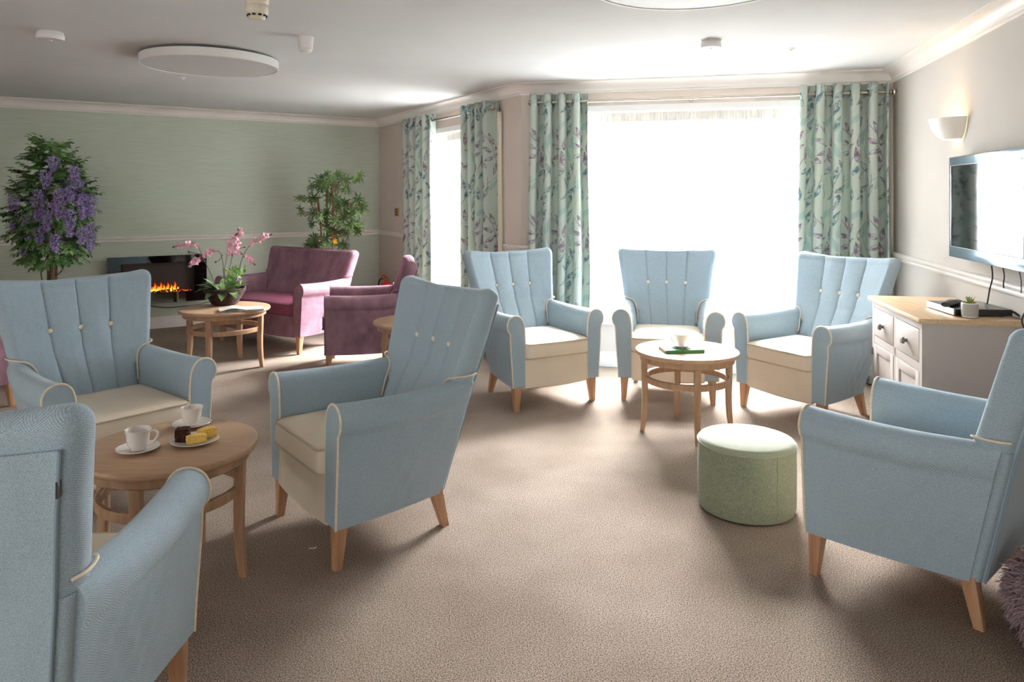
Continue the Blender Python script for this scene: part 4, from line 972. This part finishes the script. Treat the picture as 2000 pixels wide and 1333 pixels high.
# ------------------------------------------------------------------ plants
def leafblade(mb, p, d, up, L, w, mi=0, fold=.25, droop=.15, seg=4):
    d = d.normalized(); s = d.cross(up); s = s.normalized() if s.length > 1e-4 else d.orthogonal().normalized(); n = s.cross(d)
    vs = []; 
    for i in range(seg+1):
        t = i/seg; ww = w*math.sin(PI*min(max(t*.92+.06, 0), 1))**.8 if t < 1 else 0.0004
        c = p+d*L*t-n*L*droop*t*t
        vs += [c-s*ww*.5+n*ww*fold, c, c+s*ww*.5+n*ww*fold]
    fs = []
    for i in range(seg):
        a = i*3; fs += [(a, a+1, a+4, a+3), (a+1, a+2, a+5, a+4)]
    mb.add(vs, fs, mi)
def rvec(r): 
    while True:
        v = Vector((r.uniform(-1, 1), r.uniform(-1, 1), r.uniform(-1, 1)))
        if .05 < v.length < 1: return v.normalized()
def blossom(mb, c, r, rnd, n=5, mi=0):
    ax = rvec(rnd); a = ax.orthogonal().normalized(); b = ax.cross(a)
    for k in range(n):
        t = 2*PI*k/n+rnd.random()*.5; d = (a*math.cos(t)+b*math.sin(t)+ax*.35).normalized(); leafblade(mb, c, d, ax, r*1.3, r*1.05, mi, .18, -.1, 2)
# wisteria tree
def wisteria():
    X, Y = -4.30, 6.82; k = Y/1424.4
    t = thing('artificial_wisteria_tree', 'artificial wisteria tree with hanging purple flowers against the green wall', 'tree', (X, Y, 0)); rnd = random.Random(21)
    mb = MB(); mb.lathe([(.0001, 0), (.12, 0), (.13, .01), (.165, .26), (.17, .27), (.16, .27), (.15, .24), (.0001, .24)], 32); mb.build('pot', M_potdark, t)
    mb = MB()
    for i in range(9):
        a = 2*PI*i/9; ph = rnd.random()*6; pts = [((.024+.010*math.sin(3*z+ph))*math.cos(a+z*1.6), (.024+.010*math.sin(3*z+ph))*math.sin(a+z*1.6), .24+z) for z in [j*.1 for j in range(14)]]
        mb.tube(pts, .016, 6)
    mb.tube(crm([(.03, 0, .70), (.09, -.02, .74), (.12, -.03, .79), (.07, -.03, .82), (.09, -.02, .87), (.05, 0, .88)], 5), .006, 6)
    mb.tube(crm([(-.02, 0, .55), (-.08, -.02, .66), (-.09, -.01, .78), (-.03, 0, .90)], 5), .005, 6)
    mb.build('trunk', M_bark, t)
    # crown: egg-shaped shell of leaflet sprays
    zc0, zc1 = .86, 1.97
    def Rr(z): 
        u = (z-zc0)/(zc1-zc0); return .29*max(.05, (math.sin(PI*min(max(u*.80+.16, 0), 1)))**.8)*(1 if u < .55 else 1-.42*(u-.55)/.45)
    mb = MB()
    for i in range(430):
        z = rnd.uniform(zc0, zc1-.03); a = rnd.uniform(0, 2*PI); q = rnd.uniform(.35, .95)**.6; R0 = Rr(z)*q
        p = Vector((R0*math.cos(a), R0*math.sin(a), z)); d = Vector((math.cos(a), math.sin(a), rnd.uniform(-.5, .9) if z > 1.4 else rnd.uniform(-1.0, .3))).normalized()
        L = rnd.uniform(.09, .15); s = d.cross(Vector((0, 0, 1))).normalized(); up = s.cross(d)
        for j in range(4):
            b = p+d*L*(j+.5)/4-Vector((0, 0, 1))*.02*(j/4)**2
            for sg in (-1, 1): leafblade(mb, b, (d*.6+s*sg+Vector((0, 0, -.2))), up+rvec(rnd)*.3, rnd.uniform(.050, .068), .033, 0, .2, .2, 3)
        leafblade(mb, p+d*L, d, up, .055, .028, 0, .2, .3, 3)
    for i in range(60):
        a = rnd.uniform(0, 2*PI); z0 = rnd.uniform(1.0, 1.7); R0 = Rr(z0)*.7; mb.tube([(.01*math.cos(a), .01*math.sin(a), z0-.15), (R0*math.cos(a), R0*math.sin(a), z0)], .003, 4)
    mb.build('foliage', M_leafW, t)
    cl = [(130, 530, 930), (260, 750, 1000), (220, 970, 1140), (350, 530, 820), (370, 870, 1030), (440, 640, 915), (550, 520, 800), (495, 220, 350), (430, 360, 520), (510, 940, 1110), (650, 710, 970), (690, 310, 480), (770, 570, 800), (850, 590, 780), (760, 880, 1030), (840, 840, 1100), (660, 490, 640), (235, 460, 530), (745, 440, 500)]
    cl = [((c*.21-103), HC+(383.2-(260+a*.21))*k, HC+(383.2-(260+b*.21))*k, None) for c, a, b in cl]
    for i in range(12):
        a = rnd.uniform(.2, PI-.2); z = rnd.uniform(1.05, 1.75); cl.append((Rr(z)*math.cos(a), z, z-.24, Rr(z)*math.sin(a)))
    for x, z1, z0, yb in cl:
        y = yb
        if yb is None:
            du = x; x = du*k; rr = max(Rr((z0+z1)/2)+.10, abs(x)+.01); y = -math.sqrt(max(rr*rr-x*x, .0004))
            sc = (Y+y)/Y; x = (103+du-1000)/1424.4*(Y+y)-X; z1 = HC+(z1-HC)*sc; z0 = HC+(z0-HC)*sc
        mb = MB(); L = z1-z0; m = int(L/.0065)
        mb.tube([(x, y, z1+.03), (x, y, z0)], .002, 4)
        for j in range(m):
            u = j/m; z = z1-L*u; R1 = .046*(1-.72*u**1.6)*(.55+.45*min(u*6, 1))
            for q in range(4):
                a = rnd.uniform(0, 2*PI); r2 = R1*rnd.uniform(.35, 1); p = Vector((x+r2*math.cos(a), y+r2*math.sin(a), z+rnd.uniform(-.004, .004)))
                d = Vector((math.cos(a), math.sin(a), rnd.uniform(-.4, .5))); leafblade(mb, p, d, Vector((0, 0, 1)), .024, .022, 0, .3, .3, 2)
                leafblade(mb, p, d+Vector((0, 0, -.9)), Vector((0, 0, 1)), .017, .014, 0, .3, .3, 2)
        mb.build('flower_cluster', M_lilac, t)
wisteria()
# leafy artificial maple/bamboo
def maple():
    X, Y = -1.98, 8.28; k = Y/1424.4
    t = thing('artificial_leafy_plant', 'tall artificial plant with narrow green leaves behind the mauve settee', 'plant', (X, Y, 0)); rnd = random.Random(8)
    mb = MB(); mb.lathe([(.0001, 0), (.12, 0), (.13, .01), (.16, .25), (.15, .25), (.145, .23), (.0001, .23)], 28); mb.build('pot', M_potdark, t)
    def P(cx, cy, dy=0): return Vector(((580+cx*.1275-656)*k-.09+.04, dy, HC+(383.2-(330+cy*.1275))*k))
    stems = [[(430, 1240, 0), (400, 900, .02), (375, 600, .0), (370, 430, -.03)], [(490, 1240, .05), (485, 800, .06), (480, 450, .05), (500, 300, .04)], [(590, 1240, .0), (590, 800, .0), (600, 500, -.02), (620, 250, -.02)]]
    for s in stems:
        pts = [Vector((P(*s[0]).x*.55, 0, .2))]+[P(*q) for q in s]
        mb = MB(); mb.tube(crm(pts, 6), .011, 7); mb.build('stem', M_stemr, t)
    cl = [(500, 110, .10), (620, 110, .12), (690, 70, .08), (900, 130, .10), (980, 130, .09), (780, 170, .12), (350, 190, .13), (250, 220, .10), (790, 290, .10), (480, 260, .14), (600, 250, .14), (390, 300, .13), (230, 400, .12), (140, 470, .11), (300, 450, .13), (560, 420, .13), (660, 480, .12), (990, 500, .12), (1030, 570, .11), (880, 540, .11), (760, 560, .13),
          (640, 560, .12), (150, 640, .10), (260, 660, .12), (460, 650, .12), (740, 680, .13), (840, 700, .12), (250, 800, .10), (470, 800, .12), (700, 790, .13), (880, 830, .13), (960, 860, .12), (530, 900, .12), (740, 920, .13), (940, 930, .09), (640, 1000, .12), (800, 1010, .1), (240, 1080, .10), (330, 1120, .11), (500, 1080, .12), (200, 1160, .09), (560, 1180, .13), (720, 1160, .13), (300, 1210, .10), (780, 1200, .09), (420, 700, .1), (1000, 640, .08), (850, 1500, .1), (600, 1400, .12), (400, 1400, .12), (300, 1500, .1)]
    mb = MB()
    for cx, cy, rr in cl:
        c0 = P(cx, cy, rnd.uniform(-.16, .14))
        near = min(stems, key=lambda s: abs(P(*s[2]).x-c0.x)); st = P(*near[2]); st.z = c0.z-.12
        mb.tube([st, (st+c0)/2+Vector((0, 0, .03)), c0], .0025, 4, mi=1)
        for q in range(3):
            c = c0+rvec(rnd)*.035; ax = (rvec(rnd)+Vector((0, -.5, .3))).normalized(); a = ax.orthogonal().normalized(); b = ax.cross(a); n = 8; a0 = rnd.random()*6
            for j in range(n):
                th = a0+2*PI*j/n; d = a*math.cos(th)+b*math.sin(th)+ax*.15; d.z -= .25; leafblade(mb, c, d, ax, rr*rnd.uniform(.65, .95), .017, 0, .15, .2, 3)
    mb.build('foliage', [M_leafB, M_stemr], t)
    c = P(690, 1085, -.18); mb = MB(); blossom(mb, c, .03, rnd); blossom(mb, c+Vector((0, -.005, -.01)), .03, rnd); mb.build('yellow_flower', M_yellow, t)
maple()
# orchid bowl
def orchid():
    X, Y = -2.505, 6.36; k = Y/1424.4
    t = thing('orchid_arrangement', 'artificial pink orchids and leaves in a dark wicker bowl', 'flower arrangement', (X, Y, ZT)); rnd = random.Random(4)
    mb = MB(); P0 = [(.0001, 0), (.085, 0), (.098, .008), (.118, .035), (.142, .075), (.164, .118), (.171, .136), (.167, .142), (.160, .134), (.135, .09), (.0001, .085)]
    mb.lathe(P0, 48)
    for i in range(9):
        z = .014+.0138*i; r = .104+(z-.014)*.60; mb.tube([((r+.002*math.sin(a*24+i*PI))*math.cos(a), (r+.002*math.sin(a*24+i*PI))*math.sin(a), z) for a in [2*PI*j/96 for j in range(96)]], .0058, 5, closed=True)
    mb.tube([(.169*math.cos(a), .169*math.sin(a), .140) for a in [2*PI*j/48 for j in range(48)]], .007, 6, closed=True)
    mb.build('wicker_bowl', M_wicker, t)
    mb = MB(); mb.ball((0, 0, .10), 1, 20, sc=(.145, .145, .035)); mb.build('moss', M_soil, t)
    def P(cx, cy, dy=0): return Vector(((340+cx*.1426-440)*k+.005, dy, HC+(383.2-(430+cy*.1426))*k-ZT))
    stems = [([(560, 900, 0), (540, 790, -.02), (430, 530, -.04), (330, 330, -.04), (180, 330, -.03), (0, 370, -.02)], (.55, 1.0)),
             ([(700, 900, 0), (690, 700, .0), (700, 560, .02), (740, 330, .02), (850, 190, .02)], (.62, .95)),
             ([(715, 900, .03), (730, 700, .04), (775, 480, .05), (850, 260, .05), (845, 110, .05)], (.66, .98)),
             ([(840, 860, 0), (880, 740, -.01), (960, 500, -.03), (1060, 340, -.03), (1200, 260, -.02), (1345, 195, -.02)], (.62, .97)),
             ([(700, 800, -.03), (690, 560, -.04), (660, 440, -.05), (600, 415, -.06), (520, 440, -.06), (465, 495, -.06)], (.62, .95)),
             ([(410, 490, -.04), (380, 520, -.06), (340, 560, -.08), (260, 600, -.08)], (.4, 1.0)),
             ([(960, 510, -.03), (1010, 490, -.05), (1060, 520, -.07), (1150, 600, -.08)], (.45, .9)),
             ([(760, 500, .05), (800, 420, .0), (870, 400, -.03), (960, 460, -.05)], (.1, .95)),
             ([(400, 470, -.04), (300, 440, -.05), (230, 430, -.05)], None), ([(690, 470, -.04), (650, 540, -.05), (600, 570, -.06)], None), ([(860, 400, .0), (940, 378, .0), (965, 372, 0)], None)]
    for pts, fl in stems:
        c = crm([P(*q) for q in pts], 7); n = len(c); mb = MB(); mb.tube(c, [.0036-.0022*i/n for i in range(n)], 6)
        for q in range(3): b = c[-1-q]; mb.ball(b, .006, 6, sc=(1, 1, 1.4), mi=0)
        st = mb.build('stem', M_stemo, t)
        if fl:
            mb = MB(); a, b = fl
            for j in range(int(9+10*(b-a)*len(pts)/3)):
                u = a+(b-a)*rnd.random(); p = c[min(int(u*(n-1)), n-1)]+rvec(rnd)*rnd.uniform(.006, .024); blossom(mb, p, rnd.uniform(.017, .025), rnd)
            mb.build('flower_spray', M_pink, st)
    mb = MB()
    for i in range(15):
        a = rnd.uniform(0, 2*PI); r0 = rnd.uniform(.03, .08); p = Vector((r0*math.cos(a), r0*math.sin(a), .11)); d = Vector((math.cos(a), math.sin(a), rnd.uniform(.5, 2.2))); leafblade(mb, p, d, Vector((0, 0, 1)), rnd.uniform(.14, .19), rnd.uniform(.075, .095), 0, .10, .3, 6)
    for (a, e) in ((-1.9, .15), (-1.3, .1), (-.8, .2), (-2.5, .5), (-2.9, .9), (3.0, .6)):
        leafblade(mb, Vector((.07*math.cos(a), .07*math.sin(a), .13)), Vector((math.cos(a), math.sin(a), e)), Vector((0, 0, 1)), .16, .085, 0, .12, .55, 6)
    mb.build('orchid_leaves', M_leafO, t)
    mb = MB()
    for i in range(60):
        c = P(rnd.uniform(740, 960), rnd.uniform(650, 900), rnd.uniform(-.06, .06)); d = rvec(rnd); d.z = abs(d.z); leafblade(mb, c, d, rvec(rnd), .04, .022, 0, .2, .2, 3)
    for i in range(10): c = P(rnd.uniform(760, 940), rnd.uniform(650, 840), rnd.uniform(-.05, .05)); mb.tube([(c.x*.5, c.y*.5, .10), c], .002, 4)
    mb.build('filler_leaves', M_leafL, t)
    mb = MB()
    for q in ((750, 655), (800, 640), (835, 655), (985, 910)): blossom(mb, P(*q, -.03), .013, rnd)
    mb.build('white_flowers', M_china, t)
    mb = MB(); 
    for q in ((905, 808), (930, 800), (950, 812), (700, 960)): blossom(mb, P(*q, -.08), .015, rnd)
    mb.build('purple_flowers', M_lilac, t)
orchid()
# newspaper
def newsprint():
    m = mat('newsprint', (226, 220, 210), .85); N = NT(m); b = bsdf(m); tc = N.add('ShaderNodeTexCoord'); sp = N.add('ShaderNodeSeparateXYZ'); N.link(tc.outputs['Object'], sp.inputs[0])
    ln = N.math('GREATER_THAN', N.math('FLOORED_MODULO', sp.outputs[1], .007), .0032); wd = N.math('GREATER_THAN', noise(N, coords(N, 'Object', (130, 40, 1)), 1, 1), .46)
    col = N.math('LESS_THAN', N.math('FLOORED_MODULO', sp.outputs[0], .055), .048)
    hd = N.math('MULTIPLY', N.math('LESS_THAN', sp.outputs[1], -.066), N.math('GREATER_THAN', noise(N, coords(N, 'Object', (110, 30, 90)), 1, 1), .52))
    k = N.math('MAXIMUM', N.math('MULTIPLY', N.math('MULTIPLY', N.math('MULTIPLY', ln, wd), col), .4), N.math('MULTIPLY', hd, .45))
    N.link(N.mix(k, lin((228, 222, 212)), lin((42, 40, 40))), b.inputs['Base Color']); return m
mb = MB()
for zz, sh, b0, x0 in ((.0, 0, .0, -.17), (.0045, .003, .003, -.172), (.009, -.003, .008, -.165), (.0135, .002, .017, -.168)):
    top = [(x0+(.17-x0)*i/16, zz+.003+b0*math.sin(PI*min(i/10, 1))**2) for i in range(17)]
    mb.loft([[(x, y, z) for x, z in top]+[(x, y, z-.0038) for x, z in top[::-1]] for y in (-.088+sh, -.085+sh, 0, .085+sh, .088+sh)])
tag(mb.build('newspaper', newsprint(), loc=(-2.235, 6.02, ZT+.001), rot=math.radians(24)), 'folded newspaper beside the wicker bowl of orchids', 'newspaper')
